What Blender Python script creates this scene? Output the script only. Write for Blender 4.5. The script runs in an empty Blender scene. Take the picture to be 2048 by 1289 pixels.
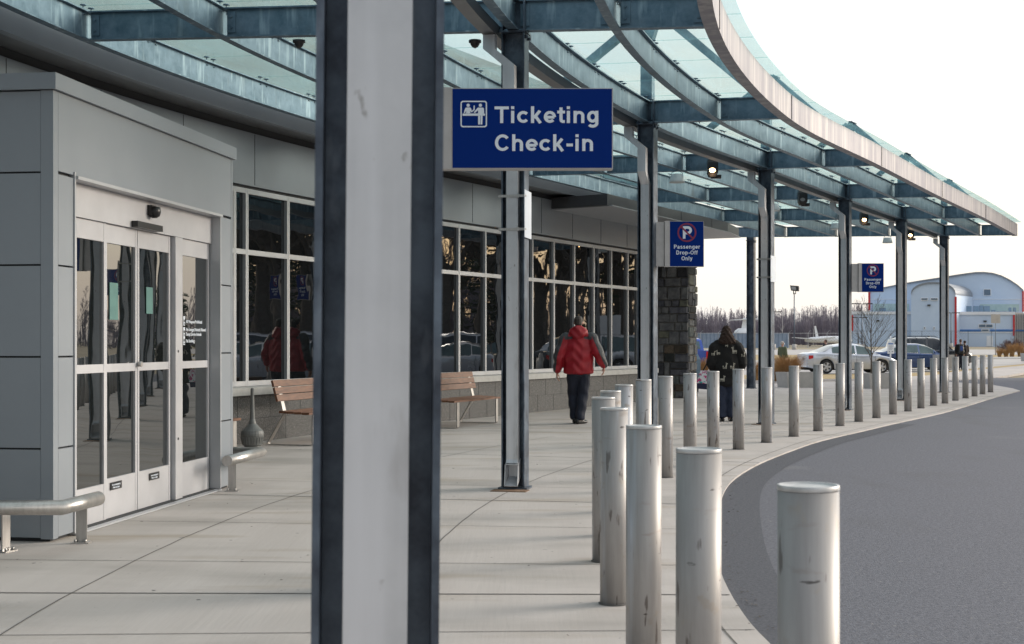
import bpy, bmesh, math, random
from mathutils import Vector, Matrix
from mathutils.bvhtree import BVHTree
R=math.radians; PI=math.pi
random.seed(7)
S=bpy.context.scene; COL=S.collection
# ------------------------------------------------------------------ camera
F=2800.0; CH=1.4; HOR=685.0; CX=1024.0
cd=bpy.data.cameras.new('camera'); cam=bpy.data.objects.new('camera',cd); COL.objects.link(cam)
cam.location=(0,0,CH); cam.rotation_euler=(R(90),0,0)
cd.sensor_width=36; cd.lens=F/2048*36; cd.shift_y=(HOR-644.5)/2048
cd.clip_start=.1; cd.clip_end=3000
cd.dof.use_dof=True; cd.dof.focus_distance=15; cd.dof.aperture_fstop=9
S.camera=cam
# ------------------------------------------------------------------ world, sun, exposure
SUN_AZ=70.0; SUN_EL=17.0      # azimuth measured from +Y to +X
sv=Vector((math.sin(R(SUN_AZ))*math.cos(R(SUN_EL)),math.cos(R(SUN_AZ))*math.cos(R(SUN_EL)),math.sin(R(SUN_EL))))
W=bpy.data.worlds.new('World'); S.world=W; W.use_nodes=True
nt=W.node_tree; nt.nodes.clear(); N=nt.nodes.new; L=nt.links.new
sky=N('ShaderNodeTexSky'); sky.sky_type='NISHITA'; sky.sun_disc=False; sky.sun_elevation=R(SUN_EL); sky.sun_rotation=R(SUN_AZ); sky.air_density=1.5; sky.dust_density=3
b1=N('ShaderNodeBackground'); b1.inputs[1].default_value=.06; L(sky.outputs[0],b1.inputs[0])
tc=N('ShaderNodeTexCoord'); mp=N('ShaderNodeMapping'); mp.inputs['Scale'].default_value=(1.2,1.2,9)
L(tc.outputs['Generated'],mp.inputs[0])
no=N('ShaderNodeTexNoise'); no.inputs['Scale'].default_value=2.6; no.inputs['Detail'].default_value=6; L(mp.outputs[0],no.inputs[0])
cr=N('ShaderNodeValToRGB'); cr.color_ramp.elements[0].position=.36; cr.color_ramp.elements[0].color=(.88,.89,.93,1)
cr.color_ramp.elements[1].position=.58; cr.color_ramp.elements[1].color=(1,.985,.965,1); L(no.outputs['Fac'],cr.inputs[0])
dp=N('ShaderNodeVectorMath'); dp.operation='DOT_PRODUCT'; L(tc.outputs['Generated'],dp.inputs[0]); dp.inputs[1].default_value=sv
mr=N('ShaderNodeMapRange'); L(dp.outputs['Value'],mr.inputs[0])
mr.inputs[1].default_value=-.6; mr.inputs[2].default_value=.25; mr.inputs[3].default_value=.30; mr.inputs[4].default_value=.69
tn=N('ShaderNodeMapRange'); L(dp.outputs['Value'],tn.inputs[0]); tn.inputs[1].default_value=-.7; tn.inputs[2].default_value=.2
tm=N('ShaderNodeMix'); tm.data_type='RGBA'; L(tn.outputs[0],tm.inputs[0]); tm.inputs[6].default_value=(.74,.88,1.12,1); tm.inputs[7].default_value=(1,.995,.985,1)
tx=N('ShaderNodeMix'); tx.data_type='RGBA'; tx.blend_type='MULTIPLY'; tx.inputs[0].default_value=1; L(cr.outputs[0],tx.inputs[6]); L(tm.outputs[2],tx.inputs[7])
b2=N('ShaderNodeBackground'); L(tx.outputs[2],b2.inputs[0]); L(mr.outputs[0],b2.inputs[1])
ad=N('ShaderNodeAddShader'); L(b1.outputs[0],ad.inputs[0]); L(b2.outputs[0],ad.inputs[1])
wo=N('ShaderNodeOutputWorld'); L(ad.outputs[0],wo.inputs[0])
sl=bpy.data.lights.new('sun','SUN'); sl.energy=2.1; sl.angle=R(26); sl.color=(1,.965,.92)
so=bpy.data.objects.new('sun',sl); COL.objects.link(so); so.rotation_euler=(-sv).to_track_quat('-Z','Y').to_euler()
S.view_settings.view_transform='Standard'; S.view_settings.look='None'; S.view_settings.gamma=1; S.view_settings.exposure=0.45
S.cycles.max_bounces=8; S.cycles.transparent_max_bounces=16; S.cycles.caustics_reflective=False; S.cycles.caustics_refractive=False

# ------------------------------------------------------------------ materials
def mat(name,c1,c2=None,scale=3,rough=.5,metal=0,bump=0,bscale=None,stretch=(1,1,1),spec=.5,detail=5,emit=0,rand=0,lo=.35,hi=.65,bdist=.01,coat=0,ior=None):
    m=bpy.data.materials.new(name); m.use_nodes=True; t=m.node_tree; n=t.nodes; l=t.links
    b=n['Principled BSDF']; b.inputs['Roughness'].default_value=rough; b.inputs['Metallic'].default_value=metal
    b.inputs['Specular IOR Level'].default_value=spec; b.inputs['Coat Weight'].default_value=coat
    if ior: b.inputs['IOR'].default_value=ior
    c1=tuple(c1)+(1,); b.inputs['Base Color'].default_value=c1
    if emit:
        b.inputs['Emission Color'].default_value=c1; b.inputs['Emission Strength'].default_value=emit
    tc=n.new('ShaderNodeTexCoord'); mp=n.new('ShaderNodeMapping'); l.new(tc.outputs['Object'],mp.inputs[0]); mp.inputs['Scale'].default_value=stretch
    if rand:
        oi=n.new('ShaderNodeObjectInfo'); cb=n.new('ShaderNodeMath'); cb.operation='MULTIPLY'; cb.inputs[1].default_value=37
        l.new(oi.outputs['Random'],cb.inputs[0]); l.new(cb.outputs[0],mp.inputs['Location'])
    if c2 is not None:
        no=n.new('ShaderNodeTexNoise'); no.inputs['Scale'].default_value=scale; no.inputs['Detail'].default_value=detail; no.inputs['Roughness'].default_value=.65
        l.new(mp.outputs[0],no.inputs[0])
        cr=n.new('ShaderNodeValToRGB'); cr.color_ramp.elements[0].position=lo; cr.color_ramp.elements[1].position=hi
        cr.color_ramp.elements[0].color=c1; cr.color_ramp.elements[1].color=tuple(c2)+(1,)
        l.new(no.outputs['Fac'],cr.inputs[0]); l.new(cr.outputs[0],b.inputs['Base Color'])
        m['_cr']=cr.name
        r2=n.new('ShaderNodeMapRange'); r2.inputs[3].default_value=max(0,rough-.08); r2.inputs[4].default_value=min(1,rough+.08)
        l.new(no.outputs['Fac'],r2.inputs[0]); l.new(r2.outputs[0],b.inputs['Roughness'])
    if bump:
        nb=n.new('ShaderNodeTexNoise'); nb.inputs['Scale'].default_value=bscale or scale*3; nb.inputs['Detail'].default_value=4
        l.new(mp.outputs[0],nb.inputs[0]); bp=n.new('ShaderNodeBump'); bp.inputs['Strength'].default_value=bump; bp.inputs['Distance'].default_value=bdist
        l.new(nb.outputs['Fac'],bp.inputs['Height']); l.new(bp.outputs[0],b.inputs['Normal'])
    return m
def overlay(m,color,scale,stretch,lo,hi,detail=3,rand=0,seed=0):
    """mix another marked colour (scratches, specks, stains) over a material's base colour"""
    t=m.node_tree; n=t.nodes; l=t.links; b=n['Principled BSDF']
    tc=n.new('ShaderNodeTexCoord'); mp=n.new('ShaderNodeMapping'); mp.inputs['Scale'].default_value=stretch; mp.inputs['Location'].default_value=(seed,seed*2,seed*.7)
    l.new(tc.outputs['Object'],mp.inputs[0])
    if rand:
        oi=n.new('ShaderNodeObjectInfo'); cb=n.new('ShaderNodeMath'); cb.operation='MULTIPLY'; cb.inputs[1].default_value=53+seed
        l.new(oi.outputs['Random'],cb.inputs[0]); l.new(cb.outputs[0],mp.inputs['Location'])
    no=n.new('ShaderNodeTexNoise'); no.inputs['Scale'].default_value=scale; no.inputs['Detail'].default_value=detail; l.new(mp.outputs[0],no.inputs[0])
    mr=n.new('ShaderNodeMapRange'); mr.inputs[1].default_value=lo; mr.inputs[2].default_value=hi; l.new(no.outputs['Fac'],mr.inputs[0])
    mx=n.new('ShaderNodeMix'); mx.data_type='RGBA'; l.new(mr.outputs[0],mx.inputs[0])
    bc=b.inputs['Base Color']
    if bc.links: l.new(bc.links[0].from_socket,mx.inputs[6])
    else: mx.inputs[6].default_value=bc.default_value
    mx.inputs[7].default_value=tuple(color)+(1,); l.new(mx.outputs[2],bc)
    return m
M={}
M['concrete']=mat('brushed concrete',(.475,.432,.402),(.53,.488,.458),2.4,.85,bump=.3,bscale=38,stretch=(1,.06,1),bdist=.004,lo=.3,hi=.7)
overlay(M['concrete'],(.33,.305,.28),.8,(.6,1.4,1),.50,.78,7)
overlay(M['concrete'],(.36,.30,.235),1.1,(.45,2.0,1),.57,.78,6,seed=21)
overlay(M['concrete'],(.16,.15,.14),14,(1,1,1),.74,.78,2,seed=3)
M['joint']=mat('joint sealant',(.10,.095,.09),(.17,.16,.15),4,.9)
M['concrete2']=mat('pale far concrete',(.50,.47,.44),(.60,.57,.53),.5,.9)
M['kerb']=mat('kerb concrete',(.30,.29,.28),(.38,.37,.36),1.5,.9)
M['asphalt']=mat('worn asphalt',(.088,.091,.110),(.155,.159,.184),40,.85,bump=.7,bscale=90,bdist=.008,lo=.38,hi=.62,detail=3)
overlay(M['asphalt'],(.26,.255,.25),.35,(1,1,1),.60,.9,5)
overlay(M['asphalt'],(.26,.25,.24),30,(1,1,1),.70,.76,2,seed=5)
overlay(M['asphalt'],(.10,.10,.11),.9,(1,.35,1),.56,.8,5,seed=11)
M['asphalt_dark']=mat('fresh asphalt patch',(.048,.050,.062),(.11,.113,.132),50,.8,bump=.8,bscale=160,bdist=.006)
M['grass_dry']=mat('dry lawn',(.32,.22,.10),(.46,.36,.19),6,.95,bump=.5,bscale=30)
M['earth']=mat('field earth',(.22,.18,.12),(.32,.27,.18),.05,.95)
M['lot']=mat('pale lot paving',(.38,.36,.345),(.46,.44,.42),.3,.9)
M['steel']=mat('galvanised steel',(.085,.145,.195),(.19,.265,.33),6,.42,.45,bump=.12,bscale=20,lo=.3,hi=.7)
overlay(M['steel'],(.33,.42,.48),7,(1.5,1.5,.2),.56,.72,6)
overlay(M['steel'],(.10,.13,.15),3,(1,1,.4),.62,.80,6,seed=4)
M['steel_edge']=mat('weathered fascia steel',(.22,.215,.25),(.34,.325,.345),3,.5,.3,stretch=(1,1,.25))
overlay(M['steel_edge'],(.40,.385,.39),3.5,(2.5,2.5,.15),.48,.62,6)
overlay(M['steel_edge'],(.22,.22,.25),5,(2.5,2.5,.12),.58,.75,6,seed=8)
M['column']=mat('column steel',(.045,.055,.075),(.13,.165,.21),6,.4,.5,bump=.1,bscale=25,rand=1)
M['spout']=mat('downspout aluminium',(.50,.51,.53),(.57,.58,.60),5,.38,.35)
overlay(M['spout'],(.34,.33,.33),9,(1,1,.3),.60,.75,5)
overlay(M['spout'],(.24,.23,.22),26,(1,1,.6),.70,.76,3,seed=4)
overlay(M['spout'],(.68,.69,.72),3.5,(2.2,2.2,.12),.45,.7,4,seed=14)
overlay(M['column'],(.20,.23,.27),11,(1,1,.35),.60,.74,5,1,seed=6)
M['gutter']=mat('gutter metal',(.20,.21,.22),(.25,.26,.27),3,.4,.5)
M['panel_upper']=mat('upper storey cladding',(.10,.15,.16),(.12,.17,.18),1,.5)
M['screen']=mat('sky toned car glass',(.28,.30,.29),rough=.06,ior=2.2)  # pale base colour imitates sky reflected in the sloping screens
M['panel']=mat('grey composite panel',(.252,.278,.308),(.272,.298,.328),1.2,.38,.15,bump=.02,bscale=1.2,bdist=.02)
M['panel_dark']=mat('dark reveal',(.03,.032,.035),rough=.8)
M['fascia_dark']=mat('dark bronze cladding',(.085,.085,.09),(.11,.11,.115),1,.35,.4)
M['alum']=mat('anodised frame aluminium',(.43,.44,.46),(.47,.48,.50),3,.4,.3)
M['door_alum']=mat('door aluminium',(.48,.48,.50),(.53,.53,.55),3,.42,.25)
M['stainless']=mat('brushed stainless steel',(.42,.405,.39),(.54,.52,.50),30,.38,.85,stretch=(1,1,.15))
M['granite']=mat('speckled granite',(.045,.045,.046),(.12,.118,.116),55,.6,lo=.42,hi=.62,detail=2)
overlay(M['granite'],(.32,.31,.30),85,(1,1,1),.66,.72,1)
M['stonesill']=mat('cast stone sill',(.44,.43,.41),(.52,.51,.49),6,.8)
M['wood']=mat('bench hardwood',(.105,.042,.022),(.205,.092,.048),4,.5,stretch=(6,1.2,6),rand=1)
M['black']=mat('black plastic',(.012,.012,.013),rough=.35)
M['rubber']=mat('black rubber',(.015,.015,.015),rough=.8)
M['navy']=mat('navy sign face',(.001,.023,.175),rough=.6,spec=.08)
M['white']=mat('white lettering film',(.74,.79,.86),rough=.4)
M['whitepaint']=mat('white paint',(.75,.75,.75),(.82,.82,.82),3,.4)
M['crimson']=mat('crimson film',(.22,.008,.05),rough=.4)
M['signgrey']=mat('sign box metal',(.40,.38,.37),(.47,.45,.44),6,.4,.3)
M['signback']=mat('sign back plate',(.50,.55,.62),(.55,.60,.66),4,.45,.2)
M['ash']=mat('grey moulded plastic',(.13,.135,.13),(.16,.165,.16),12,.5)
M['planter']=mat('planter concrete',(.40,.38,.36),(.47,.45,.42),4,.85)
M['lampwhite']=mat('lamp shade enamel',(.55,.60,.60),(.62,.66,.66),5,.35)
M['lit']=mat('lit lamp',(1,.62,.28),emit=14); 
M['unlit']=mat('lamp lens',(.25,.25,.25),rough=.15)
M['bark']=mat('bark',(.09,.075,.065),(.16,.14,.125),10,.9)
M['treegrey']=mat('hazed bare twig',(.135,.12,.15),(.22,.195,.235),.4,.95)  # distance haze is mixed into this purplish twig colour
M['birch']=mat('pale trunk',(.34,.33,.34),(.5,.49,.5),2,.9)
M['needle']=mat('conifer needles',(.018,.035,.016),(.05,.075,.03),1.2,.8)
M['tuft']=mat('dry ornamental grass',(.30,.15,.055),(.50,.31,.14),3,.9)
M['bush']=mat('bare purple shrub',(.10,.06,.055),(.17,.10,.09),3,.9)
M['chain']=mat('chain link wire',(.16,.17,.18),rough=.6,metal=.5)
M['fencepanel']=mat('blue grey sheet fence',(.20,.26,.35),(.26,.32,.42),1,.6)
M['hangar']=mat('sky tinted metal siding',(.52,.62,.76),(.57,.67,.80),.3,.5)  # bluish reflection of the sky is put into the wall colour
M['hangar_side']=mat('cream metal siding',(.60,.55,.50),rough=.5)
M['roofgrey']=mat('standing seam roof',(.22,.24,.27),(.27,.29,.32),.5,.4,.3)
M['red']=mat('red trim paint',(.55,.02,.02),rough=.4)
M['blue']=mat('blue stripe paint',(.03,.16,.45),rough=.4)
M['greenglass']=mat('translucent wall strip',(.38,.50,.48),(.46,.57,.55),1,.3)
M['winblue']=mat('far window glass',(.13,.18,.24),rough=.15)
M['hvac']=mat('rooftop unit paint',(.16,.24,.32),(.20,.28,.36),2,.5)
M['plane']=mat('white aircraft paint',(.80,.81,.83),rough=.3)
M['carglass']=mat('tinted car glass',(.05,.10,.11),(.12,.20,.21),1.2,.05,spec=.8)
M['darkcarglass']=mat('dark car glass',(.012,.018,.03),(.03,.045,.06),1.2,.05,spec=.6)
M['tyre']=mat('tyre rubber',(.018,.018,.019),rough=.8)
M['rim']=mat('alloy rim',(.55,.56,.58),rough=.25,metal=.7)
M['tail']=mat('tail lamp lens',(.55,.012,.015),rough=.2)
M['head']=mat('headlamp lens',(.6,.62,.65),rough=.1)
M['chrome']=mat('chrome trim',(.75,.76,.78),rough=.12,metal=1)
M['underbody']=mat('underbody',(.01,.01,.01),rough=.9)
def paint(n,c): return mat(n,c,rough=.25,metal=.4,coat=1.0,c2=tuple(x*1.04 for x in c),scale=2)
M['silver']=paint('silver car paint',(.58,.62,.70)); M['carblue']=paint('blue car paint',(.045,.09,.22)); M['cardark']=paint('dark car paint',(.015,.02,.028))
M['carwhite']=paint('white car paint',(.70,.72,.76)); M['truckblue']=paint('royal blue truck paint',(.04,.10,.42)); M['carred']=paint('maroon car paint',(.2,.02,.02))
M['skin']=mat('skin',(.45,.24,.17),rough=.5)
M['hair_dark']=mat('dark hair',(.025,.018,.014),(.05,.038,.03),60,.6)
M['hair_grey']=mat('grey hair',(.35,.33,.32),(.5,.48,.46),60,.7)
M['hair_brown']=mat('brown hair',(.06,.03,.018),(.10,.05,.03),60,.6)
M['jred']=mat('red jacket nylon',(.27,.004,.012),(.35,.007,.018),5,.55,bump=.5,bscale=9,bdist=.02)
M['jgrey']=mat('charcoal jacket nylon',(.035,.037,.042),(.055,.058,.062),6,.6,bump=.4,bscale=10,bdist=.02)
M['trous']=mat('navy trousers',(.006,.009,.020),(.012,.016,.032),5,.8,bump=.6,bscale=8,bdist=.025)
M['shoe']=mat('black leather',(.012,.012,.013),rough=.35)
M['coat']=mat('black fleece',(.006,.006,.007),(.012,.012,.012),9,.95,bump=.5,bscale=30,bdist=.01)
M['hood']=mat('dark brown fur trim',(.022,.012,.009),(.05,.03,.022),40,.95,bump=1,bscale=60,bdist=.02)
M['motif']=mat('cream knitted motif',(.42,.40,.34),rough=.9)
M['jeans']=mat('dark denim',(.016,.024,.05),(.028,.038,.07),8,.85,bump=.4,bscale=9,bdist=.02)
M['bagfloral']=mat('floral bag cloth',(.62,.64,.66),(.45,.03,.16),16,.7,lo=.5,hi=.54)
overlay(M['bagfloral'],(.02,.30,.30),13,(1,1,1),.56,.60,2,seed=6)
M['bagnavy']=mat('navy bag cloth',(.01,.014,.05),rough=.7)
M['olive']=mat('olive jacket',(.07,.085,.05),(.10,.12,.07),5,.8)
M['maskpaper']=mat('face mask',(.55,.65,.75),rough=.8)
M['backpackblue']=mat('blue backpack panel',(.03,.07,.24),rough=.6)
M['paper']=mat('dimmed notice paper',(.07,.17,.16),(.09,.21,.19),8,.6)  # colour darkened to imitate paper seen through the door glass
M['stain']=mat('rust stained plate',(.16,.085,.045),(.26,.17,.11),9,.85)
# stone with one tint per block
m=mat('split stone',(.085,.087,.095),(.21,.205,.20),7,.85,bump=.8,bscale=22,bdist=.02); M['stone']=m
t=m.node_tree; at=t.nodes.new('ShaderNodeAttribute'); at.attribute_name='tint'; mx=t.nodes.new('ShaderNodeMix'); mx.data_type='RGBA'; mx.blend_type='MULTIPLY'; mx.inputs[0].default_value=1
bc=t.nodes['Principled BSDF'].inputs['Base Color']; t.links.new(bc.links[0].from_socket,mx.inputs[6]); t.links.new(at.outputs['Color'],mx.inputs[7]); t.links.new(mx.outputs[2],bc)
M['mortar']=mat('mortar',(.17,.15,.13),(.22,.20,.17),12,.95)
# dark reflective window glass with the slight waviness of heat-strengthened panes
def glassmat(name,base,wav,scale,ior=1.9,tr=0):
    m=bpy.data.materials.new(name); m.use_nodes=True; t=m.node_tree; b=t.nodes['Principled BSDF']
    b.inputs['Base Color'].default_value=tuple(base)+(1,); b.inputs['Roughness'].default_value=.01; b.inputs['IOR'].default_value=ior
    tc=t.nodes.new('ShaderNodeTexCoord'); nz=t.nodes.new('ShaderNodeTexNoise'); nz.inputs['Scale'].default_value=scale; nz.inputs['Detail'].default_value=1.5
    bp=t.nodes.new('ShaderNodeBump'); bp.inputs['Strength'].default_value=1; bp.inputs['Distance'].default_value=wav
    t.links.new(tc.outputs['Object'],nz.inputs[0]); t.links.new(nz.outputs['Fac'],bp.inputs['Height']); t.links.new(bp.outputs[0],b.inputs['Normal'])
    return m
M['pane']=glassmat('dark window glass',(.006,.007,.008),.0014,2.0,ior=2.0)
M['doorglass']=glassmat('door glass',(.010,.012,.012),.0016,1.6,ior=2.7)
# canopy glass: tinted, fresnel-reflecting, a little frosted with dirt
m=bpy.data.materials.new('canopy glass'); m.use_nodes=True; t=m.node_tree; t.nodes.remove(t.nodes['Principled BSDF']); NN=t.nodes.new; LL=t.links.new
tr=NN('ShaderNodeBsdfTransparent'); tr.inputs[0].default_value=(.875,.925,.92,1)
gl=NN('ShaderNodeBsdfGlossy'); gl.inputs['Roughness'].default_value=.03; gl.inputs[0].default_value=(.42,.80,.88,1)
df=NN('ShaderNodeBsdfTranslucent'); df.inputs[0].default_value=(.50,.80,.84,1)
lf=NN('ShaderNodeLayerWeight'); lp=NN('ShaderNodeMath'); lp.operation='POWER'; lp.inputs[1].default_value=6; LL(lf.outputs['Facing'],lp.inputs[0]); lw=NN('ShaderNodeMath'); lw.operation='MULTIPLY_ADD'; lw.inputs[1].default_value=.40; lw.inputs[2].default_value=.04; LL(lp.outputs[0],lw.inputs[0])
m1=NN('ShaderNodeMixShader'); LL(lw.outputs[0],m1.inputs[0]); LL(tr.outputs[0],m1.inputs[1]); LL(gl.outputs[0],m1.inputs[2])
tcn=NN('ShaderNodeTexCoord'); nzn=NN('ShaderNodeTexNoise'); nzn.inputs['Scale'].default_value=.8; nzn.inputs['Detail'].default_value=5; LL(tcn.outputs['Object'],nzn.inputs[0])
mrn=NN('ShaderNodeMapRange'); mrn.inputs[1].default_value=.3; mrn.inputs[2].default_value=.7; mrn.inputs[3].default_value=.0; mrn.inputs[4].default_value=.12; LL(nzn.outputs['Fac'],mrn.inputs[0])
m2=NN('ShaderNodeMixShader'); LL(mrn.outputs[0],m2.inputs[0]); LL(m1.outputs[0],m2.inputs[1]); LL(df.outputs[0],m2.inputs[2])
LL(m2.outputs[0],t.nodes['Material Output'].inputs[0]); M['cglass']=m

# ------------------------------------------------------------------ object helpers
def link(o,parent=None):
    COL.objects.link(o)
    if parent: o.parent=parent
    return o
def mesh_obj(name,me,m,parent=None,loc=None,smooth=False):
    o=bpy.data.objects.new(name,me)
    for x in (m if isinstance(m,(list,tuple)) else [m]): me.materials.append(M[x] if isinstance(x,str) else x)
    if smooth:
        for p in me.polygons: p.use_smooth=True
    if loc: o.location=loc
    return link(o,parent)
def obj(name,bm,m,parent=None,loc=None,smooth=False,keep=False):
    me=bpy.data.meshes.new(name)
    if not keep: bmesh.ops.recalc_face_normals(bm,faces=bm.faces[:])
    bm.to_mesh(me); bm.free(); return mesh_obj(name,me,m,parent,loc,smooth)
def islands(name,bm,m,parent=None,**k):
    bm.verts.ensure_lookup_table(); seen=set()
    for v0 in bm.verts:
        if v0 in seen: continue
        st=[v0]; comp=[]; seen.add(v0)
        while st:
            v=st.pop(); comp.append(v)
            for e in v.link_edges:
                w=e.other_vert(v)
                if w not in seen: seen.add(w); st.append(w)
        nb=BM(); mp_={v:nb.verts.new(v.co) for v in comp}
        for f in {f for v in comp for f in v.link_faces}: nb.faces.new([mp_[v] for v in f.verts])
        obj(name,nb,m,parent,**k)
    bm.free()
def tag(o,label=None,cat=None,group=None,kind=None):
    if label: o['label']=label
    if cat: o['category']=cat
    if group: o['group']=group
    if kind: o['kind']=kind
    return o
def thing(name,label,cat,loc=(0,0,0),rz=0,group=None):
    o=bpy.data.objects.new(name,None); o.empty_display_size=.2; COL.objects.link(o); o.location=loc; o.rotation_euler=(0,0,rz)
    return tag(o,label,cat,group)
def dup(root,loc=None,rz=None,label=None,parent=None):
    c=root.copy(); COL.objects.link(c); 
    if parent is not None: c.parent=parent
    if loc is not None: c.location=loc
    if rz is not None: c.rotation_euler=(0,0,rz)
    if label: c['label']=label
    for ch in root.children: dup(ch,parent=c)
    return c
def BM(): return bmesh.new()
def poly(bm,pts,mi=0):
    f=bm.faces.new([bm.verts.new(p) for p in pts]); f.material_index=mi; return f
def box(bm,x0,x1,y0,y1,z0,z1,mx=None,mi=0):
    vs=[Vector((x,y,z)) for z in (z0,z1) for y in (y0,y1) for x in (x0,x1)]
    if mx is not None: vs=[mx@v for v in vs]
    v=[bm.verts.new(p) for p in vs]
    for a in ((0,2,3,1),(4,5,7,6),(0,1,5,4),(2,6,7,3),(0,4,6,2),(1,3,7,5)):
        f=bm.faces.new([v[i] for i in a]); f.material_index=mi
def bar(bm,a,b,r1,r2=None,n=8,caps=True,mi=0):
    a=Vector(a); b=Vector(b); r2=r1 if r2 is None else r2; d=(b-a)
    if d.length<1e-6: return
    q=d.to_track_quat('Z','Y'); A=[];B=[]
    for i in range(n):
        u=Vector((math.cos(2*PI*i/n),math.sin(2*PI*i/n),0)); A.append(bm.verts.new(a+q@(u*r1))); B.append(bm.verts.new(b+q@(u*r2)))
    for i in range(n):
        f=bm.faces.new((A[i],A[(i+1)%n],B[(i+1)%n],B[i])); f.material_index=mi; f.smooth=n>5
    if caps:
        for rr in (A[::-1],B): f=bm.faces.new(rr); f.material_index=mi
def tube(bm,pts,r,n=8,mi=0):
    pts=[Vector(p) for p in pts]; rs=r if isinstance(r,(list,tuple)) else [r]*len(pts); rings=[]
    for i,p in enumerate(pts):
        d=(pts[min(i+1,len(pts)-1)]-pts[max(i-1,0)]).normalized(); q=d.to_track_quat('Z','Y')
        rings.append([bm.verts.new(p+q@Vector((math.cos(2*PI*k/n)*rs[i],math.sin(2*PI*k/n)*rs[i],0))) for k in range(n)])
    for A,B in zip(rings,rings[1:]):
        off=min(range(n),key=lambda s:sum((A[k].co-B[(k+s)%n].co).length for k in range(n)))
        for k in range(n):
            f=bm.faces.new((A[k],A[(k+1)%n],B[(k+1+off)%n],B[(k+off)%n])); f.smooth=True; f.material_index=mi
    bm.faces.new(rings[0][::-1]); bm.faces.new(rings[-1])
def lathe(bm,prof,n=24,c=(0,0,0),mi=0,smooth=True):
    rings=[]
    for r,z in prof:
        rings.append([bm.verts.new((c[0]+r*math.cos(2*PI*k/n),c[1]+r*math.sin(2*PI*k/n),c[2]+z)) for k in range(n)])
    for A,B in zip(rings,rings[1:]):
        for k in range(n): f=bm.faces.new((A[k],A[(k+1)%n],B[(k+1)%n],B[k])); f.smooth=smooth; f.material_index=mi
    bm.faces.new(rings[0][::-1]); bm.faces.new(rings[-1])
def rings_mesh(bm,rings,closed=True,mi=0,cap=True):
    vr=[[bm.verts.new(p) for p in r] for r in rings]; n=len(vr[0])
    for A,B in zip(vr,vr[1:]):
        for k in range(n if closed else n-1):
            f=bm.faces.new((A[k],A[(k+1)%n],B[(k+1)%n],B[k])); f.material_index=mi
    if cap and closed:
        for r in (vr[0][::-1],vr[-1]): f=bm.faces.new(r); f.material_index=mi
def prism(bm,pts2,y0,y1,mi=0,fn=None):
    """extrude an (x,z) outline from y0 to y1"""
    g=fn or (lambda x,y,z:(x,y,z))
    A=[bm.verts.new(g(x,y0,z)) for x,z in pts2]; B=[bm.verts.new(g(x,y1,z)) for x,z in pts2]; n=len(A)
    for i in range(n): f=bm.faces.new((A[i],A[(i+1)%n],B[(i+1)%n],B[i])); f.material_index=mi
    f=bm.faces.new(A[::-1]); f.material_index=mi; f=bm.faces.new(B); f.material_index=mi
def text(body,size,m,parent,mx,align='LEFT',bold=.0,sx=1,name='lettering',spacing=1,lead=1,depth=.0015):
    c=bpy.data.curves.new('t','FONT'); c.body=body; c.size=size; c.align_x=align; c.offset=bold*size; c.extrude=depth; c.space_character=spacing; c.space_line=lead
    c.resolution_u=4
    o=bpy.data.objects.new('t',c); COL.objects.link(o); bpy.context.view_layer.update()
    me=bpy.data.meshes.new_from_object(o.evaluated_get(bpy.context.evaluated_depsgraph_get())); bpy.data.objects.remove(o)
    me.transform(mx@Matrix.Diagonal((sx,1,1,1))); me.materials.clear()
    return mesh_obj(name,me,m,parent)
def arc_(cx,cy,rx,ry,a0,a1,n=14): return [(cx+rx*math.cos(R(a0+(a1-a0)*i/n)),cy+ry*math.sin(R(a0+(a1-a0)*i/n))) for i in range(n+1)]
h_=.095
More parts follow.
